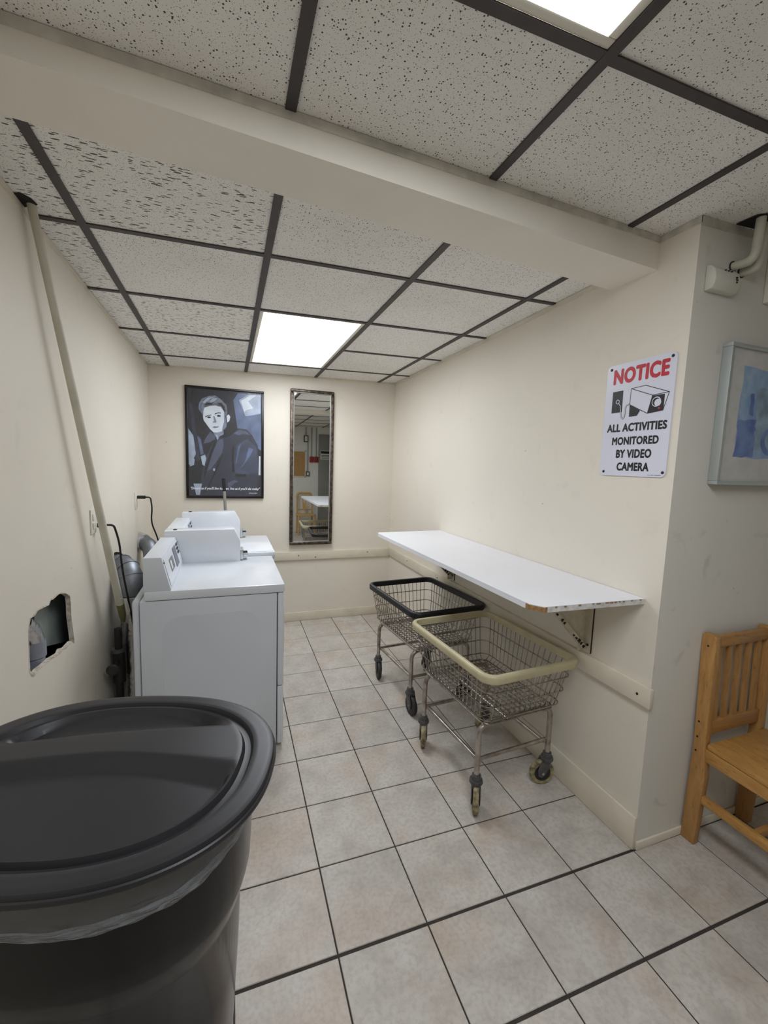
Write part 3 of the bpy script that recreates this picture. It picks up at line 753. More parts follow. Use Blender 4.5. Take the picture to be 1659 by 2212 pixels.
art = [
 ('backdrop', 'ink_mid', [(.60, .90), (.66, .965), (.965, .965), (.965, .45), (.66, .60)]),
 ('bright_pane', 'ink_light', [(.673, .905), (.80, .962), (.953, .965), (.956, .795), (.759, .760)]),
 ('glare', 'ink_pale', [(.70, .90), (.82, .955), (.90, .958), (.79, .90), (.86, .84), (.77, .82), (.74, .80)]),
 ('blurred_street', 'ink_mid', [(.728, .76), (.956, .79), (.958, .507), (.847, .594), (.759, .646)]),
 ('post', 'ink_mid', [(.61, .866), (.645, .95), (.728, .651), (.656, .648)]),
 ('post', 'ink_coat', [(.046, .851), (.09, .839), (.176, .346), (.131, .334)]),
 ('street_light', 'ink_light', [(.036, .623), (.097, .561), (.124, .399), (.071, .316), (.036, .299)]),
 ('street_light', 'ink_mid', [(.143, .563), (.187, .537), (.222, .402), (.184, .391)]),
 ('shoulder_figure', 'ink_black', [(.036, .27), (.116, .334), (.204, .304), (.22, .276), (.179, .149), (.036, .11)]),
 ('coat', 'ink_coat', [(.368, .554), (.476, .553), (.664, .649), (.775, .641), (.847, .588), (.921, .495), (.929, .364), (.937, .192), (.904, .076), (.881, .023), (.162, .023), (.179, .154), (.197, .237), (.252, .376), (.33, .499)]),
 ('sleeve', 'ink_sleeve', [(.64, .497), (.783, .558), (.904, .478), (.921, .249), (.758, .224), (.623, .232), (.607, .328)]),
 ('cuff', 'ink_black', [(.623, .222), (.758, .228), (.763, .204), (.626, .200)]),
 ('coat_fold', 'ink_black', [(.40, .34), (.46, .40), (.40, .28), (.33, .18), (.26, .06), (.22, .03), (.28, .13), (.36, .26)]),
 ('lapel', 'ink_lapel', [(.399, .529), (.461, .547), (.475, .493), (.451, .419), (.357, .312), (.296, .261), (.264, .249), (.313, .377)]),
 ('lapel_edge', 'ink_black', [(.36, .53), (.385, .52), (.31, .38), (.25, .24), (.22, .16), (.225, .25), (.30, .42)]),
 ('collar', 'ink_black', [(.516, .642), (.539, .676), (.61, .695), (.656, .642), (.561, .577), (.484, .553), (.453, .552), (.484, .598)]),
 ('collar', 'ink_lapel', [(.308, .607), (.368, .566), (.36, .538), (.299, .508), (.22, .493), (.239, .534)]),
 ('neck', 'ink_shade', [(.332, .615), (.407, .61), (.469, .625), (.476, .586), (.423, .567), (.399, .534), (.362, .571)]),
 ('face', 'ink_skin', [(.222, .781), (.236, .814), (.305, .840), (.373, .845), (.44, .835), (.478, .80), (.502, .752), (.513, .686), (.510, .653), (.453, .613), (.392, .599), (.346, .6), (.302, .628), (.264, .665), (.226, .701), (.217, .732)]),
 ('cheek_shade', 'ink_shade', [(.478, .79), (.502, .752), (.513, .686), (.510, .653), (.453, .613), (.46, .65), (.48, .70)]),
 ('ear', 'ink_skin', [(.509, .752), (.541, .77), (.56, .748), (.547, .709), (.52, .694)]),
 ('hair', 'ink_hair', [(.22, .727), (.206, .759), (.165, .799), (.17, .848), (.208, .893), (.291, .921), (.374, .929), (.442, .9), (.509, .855), (.525, .796), (.517, .763), (.502, .752), (.478, .794), (.44, .83), (.373, .84), (.305, .833), (.236, .814), (.222, .781)]),
 ('hair_light', 'ink_light', [(.21, .86), (.28, .905), (.36, .915), (.30, .89), (.24, .85)]),
 ('hair_light', 'ink_light', [(.30, .87), (.34, .905), (.40, .905), (.37, .88), (.335, .865)]),
 ('hair_dark', 'ink_black', [(.24, .835), (.27, .86), (.33, .86), (.36, .875), (.33, .845), (.28, .84)]),
 ('hair_dark', 'ink_black', [(.40, .86), (.45, .87), (.49, .83), (.50, .79), (.475, .80), (.45, .835)]),
 ('hair_light', 'ink_mid', [(.175, .81), (.19, .85), (.215, .865), (.20, .82), (.215, .79), (.20, .785)]),
 ('sideburn', 'ink_black', [(.497, .76), (.512, .755), (.516, .70), (.508, .69)]),
 ('sleeve_light', 'ink_mid', [(.66, .48), (.70, .51), (.66, .40), (.635, .32), (.625, .34)]),
 ('sleeve_light', 'ink_mid', [(.80, .48), (.86, .46), (.80, .38), (.72, .30), (.67, .27), (.75, .35)]),
 ('sleeve_dark', 'ink_black', [(.585, .47), (.61, .49), (.60, .36), (.61, .25), (.58, .24), (.575, .36)]),
 ('shoulder_light', 'ink_lapel', [(.60, .60), (.68, .635), (.77, .625), (.82, .59), (.74, .60), (.66, .585)]),
 ('hem_light', 'ink_lapel', [(.52, .14), (.60, .17), (.66, .16), (.60, .135), (.56, .10), (.53, .08)]),
 ('shirt_front', 'ink_light', [(.372, .585), (.40, .575), (.405, .545), (.398, .530), (.38, .556)]),
 ('distant_face', 'ink_light', [(.04, .35), (.08, .37), (.11, .35), (.10, .30), (.05, .285)]),
 ('side_light', 'ink_pale', [(.935, .40), (.955, .40), (.955, .22), (.93, .22)]),
 ('brow', 'ink_black', [(.242, .736), (.285, .752), (.325, .757), (.32, .750), (.28, .744), (.245, .728)]),
 ('brow', 'ink_black', [(.363, .768), (.41, .782), (.443, .779), (.443, .772), (.41, .774), (.365, .760)]),
 ('eye', 'ink_black', ell(.292, .732, .024, .008)), ('eye', 'ink_black', ell(.415, .750, .024, .008)),
 ('nose_shade', 'ink_shade', [(.345, .745), (.36, .745), (.385, .700), (.38, .688), (.345, .686), (.338, .695), (.356, .70)]),
 ('mouth', 'ink_shade', [(.332, .645), (.36, .656), (.38, .653), (.42, .660), (.40, .645), (.36, .638)]),
 ('hand', 'ink_light', [(.184, .379), (.237, .397), (.252, .364), (.228, .293), (.204, .304)]),
 ('paper_cup', 'ink_light', [(.09, .131), (.195, .132), (.167, .028), (.121, .028)]),
 ('coat_button', 'ink_light', ell(.349, .262, .013, .013)),
]
flat_art(prt, art, to3, .0001, .00006, (0, -1, 0))
def wall_text(parent, body, x, z, w, h, y, m, bold=0., shear=0., nm='lettering'):
    me = text_mesh(body, w, h, bold, shear); me.materials.append(M[m])
    o = bpy.data.objects.new(nm, me); C.objects.link(o); o.parent = parent
    o.matrix_local = Matrix.Translation((x, y, z)) @ Matrix.Rotation(math.pi / 2, 4, 'X')
    return o
wall_text(prt, '"Dream as if you\'ll live forever, live as if you\'ll die today"', PX0 + .055 * PW, PZ0 + .072 * PH, .895 * PW, .030 * PH, YB - .0150, 'ink_white', .022, .25, 'quotation')
wall_text(prt, 'James Dean', PX0 + .80 * PW, PZ0 + .041 * PH, .115 * PW, .014 * PH, YB - .0150, 'ink_white', .0, .25, 'attribution')
bm = bmesh.new(); box(bm, PX0 + .019, PX0 + PW - .019, YB - .0166, YB - .0160, PZ0 + .019, PZ0 + PH - .019)
gm, nt, b = new_nodes('poster glazing'); b.inputs['Base Color'].default_value = (1, 1, 1, 1); b.inputs['Alpha'].default_value = .025; b.inputs['Roughness'].default_value = .03
M['glaze'] = gm
loc(obj('glazing', bm, 'glaze', e), e)
tag(e, 'black framed monochrome poster of a man in a dark coat', 'poster')

# ------------------------------------------------------------------ wall mirror
MX0, MX1, MZ0, MZ1 = .531, .932, .745, 2.172
e = empty('wall_mirror', ((MX0 + MX1) / 2, YB, MZ0))        # hangs with its foot slightly off the wall
bm = bmesh.new(); w = .030
for d in ((MX0, MX1, MZ0, MZ0 + w), (MX0, MX1, MZ1 - w, MZ1), (MX0, MX0 + w, MZ0 + w, MZ1 - w), (MX1 - w, MX1, MZ0 + w, MZ1 - w)):
    box(bm, d[0], d[1], YB - .026, YB - .001, d[2], d[3], bev=.008)
loc(obj('frame', bm, 'bronze', e, 50), e)
bm = bmesh.new(); v = .006
for d in ((MX0 + w - v, MX1 - w + v, MZ0 + w - v, MZ0 + w + v), (MX0 + w - v, MX1 - w + v, MZ1 - w - v, MZ1 - w + v), (MX0 + w - v, MX0 + w + v, MZ0 + w, MZ1 - w), (MX1 - w - v, MX1 - w + v, MZ0 + w, MZ1 - w)):
    box(bm, d[0], d[1], YB - .022, YB - .004, d[2], d[3], bev=.003)
loc(obj('inner_bead', bm, 'metal_grey', e, 50), e)
loc(B('glass', 'mirror', e, MX0 + w, MX1 - w, YB - .014, YB - .004, MZ0 + w, MZ1 - w), e)
for c_ in e.children: c_.location = -Vector(((MX0 + MX1) / 2, YB, MZ0))
e.location.y = YB - .0145; e.rotation_euler = (math.radians(-.48), 0, math.radians(-.35))
tag(e, 'tall narrow mirror in a dark bronze frame on the back wall', 'mirror')

# ------------------------------------------------------------------ notice sign
SY0, SW, SZ0, SH = 1.456, .305, 1.506, .461
e = empty('notice_sign', (XR, SY0 - SW / 2, SZ0))
st3 = lambda s, t: (XR - .0045, SY0 - s * SW, SZ0 + t * SH)
bm = bmesh.new()
prism(bm, [(XR - .0015, SY0 - SW / 2 - p.x, SZ0 + SH / 2 + p.y) for p in rrect(0, 0, SW / 2, SH / 2, .020, 0)], (-.003, 0, 0))
plate_ = loc(obj('plate', bm, 'sign_white', e), e)
for s, t in ((.066, .963), (.945, .968), (.962, .040), (.075, .036)):
    bm = bmesh.new(); lathe(bm, [(.0055, .0005), (.0055, -.002), (.003, -.003)], 12, 'X', st3(s, t)); loc(obj('screw', bm, 'cord', e, 40), e)
def sign_text(body, s0, s1, t0, t1, m, bold):
    me = text_mesh(body, (s1 - s0) * SW, (t1 - t0) * SH, bold); me.materials.append(M[m])
    o = bpy.data.objects.new('lettering', me); C.objects.link(o); o.parent = plate_
    R_ = Matrix(((0, 0, -1, 0), (-1, 0, 0, 0), (0, 1, 0, 0), (0, 0, 0, 1)))
    x, y, z = st3(s0, t0); o.matrix_local = Matrix.Translation((x - .0004, y, z)) @ R_
sign_text('NOTICE', .110, .918, .820, .958, 'red_ink', .046)
sign_text('ALL ACTIVITIES', .074, .958, .393, .467, 'ink', .042)
sign_text('MONITORED', .176, .868, .276, .348, 'ink', .042)
sign_text('BY VIDEO', .259, .787, .160, .236, 'ink', .042)
sign_text('CAMERA', .287, .770, .046, .121, 'ink', .042)
sign_text('- -- ---- ---------', .757, .941, .014, .018, 'ink', .02)
def band(pts, w):
    """thin outline strips along a polyline in sign space"""
    out = []
    for (a, b), (c, d) in zip(pts, pts[1:]):
        ax, ay, bx, by = a * SW, b * SH, c * SW, d * SH
        L = math.hypot(bx - ax, by - ay); nx, ny = -(by - ay) / L * w, (bx - ax) / L * w; ex, ey = (bx - ax) / L * w * .6, (by - ay) / L * w * .6
        q = [(ax + nx - ex, ay + ny - ey), (bx + nx + ex, by + ny + ey), (bx - nx + ex, by - ny + ey), (ax - nx - ex, ay - ny - ey)]
        out.append([(x / SW, y / SH) for x, y in q])
    return out
art = [('wall_plate_print', 'ink', [(.118, .759), (.285, .761), (.289, .57), (.121, .568)]),
       ('mount_print', 'ink', [(.403, .625), (.567, .566), (.528, .523), (.407, .521)]),
       ('camera_body_print', 'sign_white', [(.407, .764), (.616, .772), (.944, .688), (.882, .547), (.675, .534), (.403, .627)]),
       ('camera_front_print', 'ink', [(.725, .677), (.889, .677), (.889, .547), (.679, .536)])]
for q in band([(.407, .764), (.616, .772), (.944, .688), (.882, .547), (.675, .534), (.403, .627), (.407, .764), (.725, .680), (.944, .688)], .0013): art.append(('outline_print', 'ink', q))
for q in band([(.725, .680), (.675, .534)], .0013): art.append(('outline_print', 'ink', q))
art.append(('lens_ring_print', 'sign_white', ell(.785, .622, .062, .041, 20))); art.append(('lens_barrel_print', 'ink', ell(.783, .622, .052, .034, 20)))
art.append(('lens_print', 'sign_white', ell(.805, .614, .046, .030, 20)))
art.append(('lamp_print', 'red_ink', ell(.83, .568, .015, .009, 10)))
for q in band([(.21, .664), (.256, .631), (.275, .56), (.285, .525), (.315, .510), (.338, .530), (.341, .606), (.36, .625), (.40, .633)], .0026): art.append(('cable_print', 'ink', q))
for q in band([(.21, .664), (.256, .631), (.275, .56), (.285, .525), (.315, .510), (.338, .530), (.341, .606), (.36, .625), (.40, .633)], .0014): art.append(('cable_print', 'sign_white', q))
art.append(('socket_print', 'sign_white', ell(.213, .665, .030, .020, 16))); art.append(('socket_print', 'ink', ell(.213, .665, .021, .014, 16)))
flat_art(plate_, art, st3, .0003, .00004, (-1, 0, 0))
tag(e, 'white metal notice sign with red heading about video camera monitoring', 'sign')

# ------------------------------------------------------------------ folding shelf
e = empty('folding_shelf', (1.28, 2.05, .70))
top = [(1.008, 2.855), (1.036, 1.245), (1.068, 1.200), (1.538, 1.182), (1.538, 2.925), (1.02, 2.885)]
zt = 1.030; th = .022
bm = bmesh.new(); prism(bm, [(x, y, zt - th) for x, y in top], (0, 0, th - .002)); loc(obj('board', bm, 'chip', e), e)
bm = bmesh.new(); prism(bm, [(x, y, zt - .002) for x, y in top], (0, 0, .002)); loc(obj('laminate_top', bm, 'laminate', e), e)
bm = bmesh.new(); prism(bm, [(1.006, 2.855, zt - th), (1.033, 1.262, zt - th), (1.0355, 1.262, zt - th), (1.008, 2.855, zt - th)], (0, 0, th)); loc(obj('edge_band', bm, 'laminate', e), e)
bm = bmesh.new(); prism(bm, [(1.0335, 1.262, zt - th), (1.0345, 1.244, zt - th), (1.067, 1.1985, zt - th), (1.08, 1.199, zt - th), (1.045, 1.25, zt - th)], (0, 0, th - .003)); loc(obj('broken_corner', bm, 'board_core', e), e)
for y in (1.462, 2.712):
    br = loc(P('bracket', 'cream_metal', e, [(1.270, y, .905 + .10), (1.537, y, 1.005), (1.537, y, .715), (1.520, y, .715), (1.255, y, .985)], (0, -.004, 0)), e)
    bm = bmesh.new()
    # wall angle iron
    box(bm, XR - .006, XR - .001, y - .045, y + .002, .700, 1.007); box(bm, XR - .036, XR - .006, y - .002, y + .002, .700, 1.007)
    obj('wall_angle', bm, 'cream_metal', br)
    # worn diagonal lip
    a, b_ = Vector((1.255, y - .004, .985)), Vector((1.522, y - .004, .713)); d = (b_ - a); nn_ = 18
    bm = bmesh.new(); prism(bm, [a, b_, b_ + Vector((.012, 0, .014)), a + Vector((.012, 0, .014))], (0, -.018, 0)); obj('diagonal_lip', bm, 'cream_metal', br)
    bm = bmesh.new()
    for k in range(nn_):
        if random.random() < .72:
            t0 = k / nn_; t1 = t0 + random.uniform(.03, .055); w_ = random.uniform(.008, .020)
            p, q = a + d * t0, a + d * t1; off = Vector((0, -.0186, 0))
            prism(bm, [p + off, q + off, q + off + Vector((.7, 0, .7)) * w_, p + off + Vector((.7, 0, .7)) * w_ * random.uniform(.5, 1)], (0, -.0006, 0))
    obj('paint_chips', bm, 'rust_and_shadow', br)['kind'] = 'stuff'
    bm = bmesh.new()
    for k in range(22):
        x_ = 1.07 + k * .021
        if y < 2 and random.random() < .6: box(bm, x_, x_ + random.uniform(.006, .018), 1.1805 + (1.538 - x_) * .038 - .0012, 1.1835 + (1.538 - x_) * .038, zt - .0024 - random.uniform(.001, .004), zt - .0018)
    if y < 2: obj('edge_chips', bm, 'board_core', br)['kind'] = 'stuff'
    bm = bmesh.new(); box(bm, XR - .0062, XR - .0008, y - .0475, y - .0450, .700, 1.007); obj('shadow_edge', bm, 'rust_and_shadow', br)  # thin dark strip painting in the shadow line along the wall angle
    for z in (.735, .93):
        s = bmesh.new(); lathe(s, [(.006, .001), (.006, -.002), (.003, -.003)], 10, 'X', (XR - .007, y - .028, z)); obj('screw', s, 'rust_and_shadow', br)
tag(e, 'long white laminate folding shelf hinged on the right wall', 'shelf')

# ------------------------------------------------------------------ laundry carts
def caster(parent, x, y, ang, tyre, m_hub):
    """swivel caster under a leg at x,y; wheel rolls in direction ang"""
    u = Vector((math.cos(ang), math.sin(ang), 0)); w = Vector((-math.sin(ang), math.cos(ang), 0)); c = Vector((x, y, 0)) + u * .022 + Vector((0, 0, .060))
    root = T('caster', 'caster', parent, [(x, y, .128), (x, y, .160)], [.023, .020], 14)
    Rm = Matrix.Translation(c) @ Matrix((( u.x, w.x, 0, 0), (u.y, w.y, 0, 0), (0, 0, 1, 0), (0, 0, 0, 1)))
    bm = bmesh.new()
    lathe(bm, [(.028, .122), (.031, .128), (.028, .140)], 16, 'Z', (0, 0, 0))
    for v in bm.verts: v.co += Vector((x, y, 0)) - (c - Vector((0, 0, c.z))) * 0
    obj('swivel_plate', bm, 'caster', root, 40)
    bm = bmesh.new()
    for s in (-1, 1):
        prof = [(-.034, .066), (.006, .070), (.026, .02), (.022, -.014), (.006, -.020), (-.010, -.010), (-.030, .030)]
        prism(bm, [(px, s * .0165, pz) for px, pz in prof], (0, s * .004, 0), bev=.0012)
    box(bm, -.034, .006, -.0205, .0205, .060, .070)
    bmesh.ops.transform(bm, matrix=Rm, verts=bm.verts)
    obj('fork', bm, 'caster', root, 40)
    bm = bmesh.new(); lathe(bm, [(.040, -.013), (.056, -.012), (.060, -.006), (.060, .006), (.056, .012), (.040, .013)], 28, 'Y'); bmesh.ops.transform(bm, matrix=Rm, verts=bm.verts)
    wh = obj('tyre', bm, tyre, root, 40)
    bm = bmesh.new(); lathe(bm, [(.012, -.0155), (.040, -.0135), (.040, .0135), (.012, .0155)], 24, 'Y'); bmesh.ops.transform(bm, matrix=Rm, verts=bm.verts)
    obj('hub', bm, m_hub, root, 40)
    bm = bmesh.new(); lathe(bm, [(.007, -.022), (.007, .022)], 10, 'Y'); bmesh.ops.transform(bm, matrix=Rm, verts=bm.verts)
    obj('axle', bm, 'steel', root)

def cart(cx, cy, rz, bumper, tyre, angs, label):
    e = empty('laundry_cart', (cx, cy, 0), (0, 0, rz))
    tx, ty, bx, by, zb, zr = .254, .343, .215, .282, .412, .655       # half sizes at rim and floor of the basket
    lx, ly = .208, .240                                              # legs
    # bumper rail around the rim
    bm = bmesh.new(); path = rrect(0, 0, tx, ty, .055, zr, 7); n_ = len(path)
    prof = [(-.012, -.016), (.008, -.020), (.013, -.012), (.011, -.003), (.014, .006), (.010, .016), (0, .020), (-.009, .017), (-.012, .008)]
    rings = []
    for i, p in enumerate(path):
        t = (path[(i + 1) % n_] - path[i - 1]).normalized(); o_ = Vector((t.y, -t.x, 0))
        rings.append([bm.verts.new(p + o_ * a + Vector((0, 0, b_))) for a, b_ in prof])
    for i in range(n_):
        A, B_ = rings[i], rings[(i + 1) % n_]
        for k in range(len(prof)): bm.faces.new((A[k], B_[k], B_[(k + 1) % len(prof)], A[(k + 1) % len(prof)]))
    bmesh.ops.recalc_face_normals(bm, faces=bm.faces)
    obj('bumper_rim', bm, bumper, e, 50)
    lerp = lambda t: (bx + (tx - .008 - bx) * t, by + (ty - .008 - by) * t, zb + (zr - zb) * t)
    for t in (.10, .40, .70):
        hx, hy, z = lerp(t); T('wire_ring', 'chrome', e, rrect(0, 0, hx + .003, hy + .003, .045, z, 5), .0030, 6, True)
    bm = bmesh.new()
    NX, NY_ = 13, 17
    for i in range(NX):
        s = -1 + 2 * (i + .5) / NX
        x_b, x_t = s * (bx - .022), s * (tx - .035)
        for sg in (-1, 1):
            tube(bm, [(x_t, sg * (ty - .008), zr - .008), (x_b, sg * by, zb + .022), (x_b, sg * (by - .02), zb)], .0024, 5)
        tube(bm, [(x_b, -by + .02, zb), (x_b, by - .02, zb)], .0024, 5)
    for j in range(NY_):
        s = -1 + 2 * (j + .5) / NY_
        y_b, y_t = s * (by - .022), s * (ty - .035)
        for sg in (-1, 1):
            tube(bm, [(sg * (tx - .008), y_t, zr - .008), (sg * bx, y_b, zb + .022), (sg * (bx - .02), y_b, zb + .004)], .0024, 5)
        tube(bm, [(-bx + .02, y_b, zb + .004), (bx - .02, y_b, zb + .004)], .0024, 5)
    o = obj('basket_wires', bm, 'chrome', e, 60); o['kind'] = 'stuff'
    T('base_ring', 'chrome', e, rrect(0, 0, bx - .012, by - .012, .04, zb - .004, 5), .0045, 8, True)
    for sg in (-1, 1):
        T('basket_runner', 'steel', e, [(sg * .07, -by + .02, zb - .008), (sg * .07, by - .02, zb - .008)], .006, 8)
    # inverted U legs under the basket at both ends
    for sg in (-1, 1):
        T('leg_frame', 'steel', e, arc_path([(-lx, sg * ly, .155), (-lx, sg * ly, zb - .018), (lx, sg * ly, zb - .018), (lx, sg * ly, .155)], .055, 8), .0125, 14)
    # lower stretcher frame
    for sg in (-1, 1):
        T('stretcher', 'steel', e, [(sg * (lx - .012), -ly + .0, .215), (sg * (lx - .018), -ly + .03, .212), (sg * (lx - .018), ly - .03, .212), (sg * (lx - .012), ly, .215)], .0095, 10)
        T('cross_bar', 'steel', e, [(-lx + .006, sg * (ly - .012), .222), (lx - .006, sg * (ly - .012), .222)], .0095, 10)
    for (sx_, sy_), a in zip(((-1, -1), (1, -1), (-1, 1), (1, 1)), angs):
        caster(e, sx_ * lx, sy_ * ly, a - rz, tyre, 'hub')
    return tag(e, label, 'cart')
R_ = math.radians
cart(1.224, 1.760, R_(4.0), 'bumper_cream', 'tyre_cream', (R_(240), R_(165), R_(246), R_(200)), 'wire laundry cart with cream rim and yellowed wheels in front')
cart(1.232, 2.535, R_(5.0), 'bumper_black', 'tyre_grey', (R_(275), R_(190), R_(262), R_(215)), 'wire laundry cart with black rim and dark wheels behind')

# ------------------------------------------------------------------ trash bin
def sup(a, b, n, t):
    c, s = math.cos(t), math.sin(t)
    return (a * math.copysign(abs(c) ** (2 / n), c), b * math.copysign(abs(s) ** (2 / n), s))
e = empty('trash_bin', (-.240, .930, 0), (0, 0, R_(-16)))
NS = 96
def loft(rows, name, m, closed_bottom=True, top=False, sm=50):
    bm = bmesh.new(); R2 = []
    for a, b, z in rows: R2.append([bm.verts.new((*sup(a, b, 2.35, 2 * math.pi * k / NS), z)) for k in range(NS)])
    for A, B_ in zip(R2, R2[1:]):
        for k in range(NS): bm.faces.new((A[k], A[(k + 1) % NS], B_[(k + 1) % NS], B_[k]))
    if closed_bottom: bm.faces.new(R2[0][::-1])
    if top: bm.faces.new(R2[-1])
    return obj(name, bm, m, e, sm)
loft([(.225, .165, .004), (.232, .172, .02), (.256, .195, .45), (.262, .200, .600), (.265, .203, .606), (.279, .217, .655), (.281, .219, .664), (.283, .221, .70), (.291, .229, .868), (.280, .216, .869), (.276, .212, .80)], 'body', 'bin')
# bag folded over the rim: wrinkled clear film ending in a gathered hem
def bag_ring(z, off, hemw):
    ring = []
    for k in range(NS * 2):
        t = 2 * math.pi * k / (NS * 2); f = (z - .70) / .168
        x, y = sup(.283 + .008 * f, .221 + .008 * f, 2.35, t); rad = math.hypot(x, y)
        wv = off + .003 * math.sin(7 * t + z * 60) * math.sin(3 * t) + .0012 * math.sin(31 * t + z * 240)
        zz = z + (.012 * math.sin(t + .6) + .004 * math.sin(3 * t + 1)) * hemw
        ring.append((x * (1 + wv / rad), y * (1 + wv / rad), zz))
    return ring
def bag_mesh(rows, name, m, parent):
    bm = bmesh.new(); R2 = [[bm.verts.new(p) for p in bag_ring(*r)] for r in rows]
    for A, B_ in zip(R2, R2[1:]):
        for k in range(NS * 2): bm.faces.new((A[k], A[(k + 1) % (NS * 2)], B_[(k + 1) % (NS * 2)], B_[k]))
    return obj(name, bm, m, parent, 70)
film = bag_mesh([(.884, .004, 0), (.872, .009, 0), (.856, .011, .3), (.838, .009, .7), (.822, .007, 1)], 'bag_liner', 'film', e)
hm, nt, b = new_nodes('gathered film hem'); b.inputs['Base Color'].default_value = (.8, .84, .9, 1); b.inputs['Roughness'].default_value = .12; b.inputs['Alpha'].default_value = .30
bumpn(nt, b, noise(nt, obj_coords(nt, (3, 3, 40), rnd=False), 6, 4, .6), 1.0, .01)
M['hem'] = hm
bag_mesh([(.822, .007, 1), (.817, .010, 1), (.811, .007, 1), (.806, .010, 1), (.801, .006, 1), (.797, .004, 1)], 'gathered_hem', 'hem', film)
# moulded lid as a height field with rim, groove and two dished basins either side of a raised strap
LA, LB = .330, .260
def lid_h(u, v):
    r = (abs(u) ** 2.35 + abs(v) ** 2.35) ** (1 / 2.35)
    sst = lambda a, b, x: (lambda q: q * q * (3 - 2 * q))(max(0., min(1., (x - a) / (b - a))))
    h = .905
    h -= .011 * (sst(.80, .825, r) - sst(.855, .88, r))                   # groove
    h += .006 * (1 - sst(.0, .8, r))
    # strap edges in lid space (v far positive)
    far = .40 + .16 * u - .05 * u * u; near = .13 - .20 * (u + .1) ** 2 + .06 * u
    inside = 1 - sst(.74, .80, r)
    s_near = sst(near - .13 - .10 * max(u, 0), near, v); s_far = 1 - sst(far, far + .13 + .08 * max(u, 0), v)
    strap = s_near * s_far
    h -= .024 * (1 - strap) * inside * sst(.0, .25, 1 - r)
    back = sst(far + .16, far + .42, v) * inside
    h += .016 * back
    return h
bm = bmesh.new(); NR = 56; NS2 = 160; R2 = []
cen = bm.verts.new((0, 0, lid_h(0, 0)))
for i in range(1, NR + 1):
    rr_ = i / NR; ring = []
    for k in range(NS2):
        x, y = sup(1, 1, 2.35, 2 * math.pi * k / NS2); u, v = x * rr_, y * rr_
        ring.append(bm.verts.new((u * LA, v * LB, lid_h(u, v) - (.0015 * max(0, (rr_ - .975) / .025) ** 2))))
    R2.append(ring)
for k in range(NS2): bm.faces.new((cen, R2[0][k], R2[0][(k + 1) % NS2]))
for sc_, z in ((1.004, .9015), (1.006, .899), (1.006, .8945), (1.016, .893), (1.018, .891), (1.018, .886), (1.015, .884), (.985, .884)):
    R2.append([bm.verts.new((*[c_ * sc_ * l_ for c_, l_ in zip(sup(1, 1, 2.35, 2 * math.pi * k / NS2), (LA, LB))], z)) for k in range(NS2)])
for A, B_ in zip(R2, R2[1:]):
    for k in range(NS2): bm.faces.new((A[k], B_[k], B_[(k + 1) % NS2], A[(k + 1) % NS2]))
bmesh.ops.recalc_face_normals(bm, faces=bm.faces)
lid = obj('lid', bm, 'lid', e, 32)
tag(e, 'black plastic trash bin with moulded lid and clear bag liner', 'trash bin')

# ------------------------------------------------------------------ wooden chair by the return wall
def side_chair():
    e = empty('wooden_chair', (1.985, .88, 0))
    X0, X1, Y = 1.795, 2.175, 1.085
    def post(x):
        bm = bmesh.new()
        prof = [(Y - .028, 0), (Y + .028, 0), (Y + .018, .43), (Y + .034, .86), (Y + .030, .892), (Y - .010, .895), (Y - .022, .885), (Y - .028, .44), (Y - .04, .30)]
        prism(bm, [(x, y, z) for y, z in prof], (.032, 0, 0), bev=.005)
        return loc(obj('back_post', bm, 'wood', e, 40), e)
    for x in (X0, X1 - .032):
        pst = post(x)
        s = -.0005 if x == X0 else .0325
        for z in (.46, .525, .845, .40):
            b_ = bmesh.new(); lathe(b_, [(.004, -.001), (.004, .001)], 8, 'X', (x + s, Y + .005, z)); obj('peg', b_, 'rust_and_shadow', pst)
    def rail_(nm, z0, z1, y0, y1): return loc(B(nm, 'wood_x', e, X0 + .030, X1 - .030, y0, y1, z0, z1, bev=.005), e)
    rail_('top_rail', .838, .885, Y - .012, Y + .012)
    rail_('lower_rail', .470, .530, Y - .016, Y + .006)
    for k in range(5):
        x = X0 + .052 + k * .061
        bm = bmesh.new(); prism(bm, [(x, Y - .012, .528), (x + .026, Y - .012, .528), (x + .026, Y - .004, .84), (x, Y - .004, .84)], (0, .012, 0)); loc(obj('slat', bm, 'wood', e), e)
    # seat
    bm = bmesh.new(); prism(bm, [(X0 + .006, Y - .03, .425), (X1 - .006, Y - .03, .425), (X1 + .012, .70, .425), (X1 - .01, .672, .425), (X0 + .01, .672, .425), (X0 - .012, .70, .425)], (0, 0, .024), bev=.007)
    loc(obj('seat', bm, 'wood_y', e, 40), e)
    for x in (X0 + .004, X1 - .022):
        loc(B('side_apron', 'wood_y', e, x, x + .018, .72, Y - .02, .372, .424, bev=.003), e)
        loc(B('side_stretcher', 'wood_y', e, x, x + .020, .71, Y - .02, .190, .226, bev=.004), e)
        loc(B('front_leg', 'wood', e, x - .002, x + .032, .688, .722, 0, .426, bev=.004), e)
    loc(B('front_apron', 'wood_x', e, X0 + .03, X1 - .03, .694, .712, .372, .424, bev=.003), e)
    loc(B('front_stretcher', 'wood_x', e, X0 + .02, X1 - .02, .86, .88, .195, .222, bev=.003), e)
    return tag(e, 'small honey coloured wooden chair with slatted back by the return wall', 'chair')
side_chair()

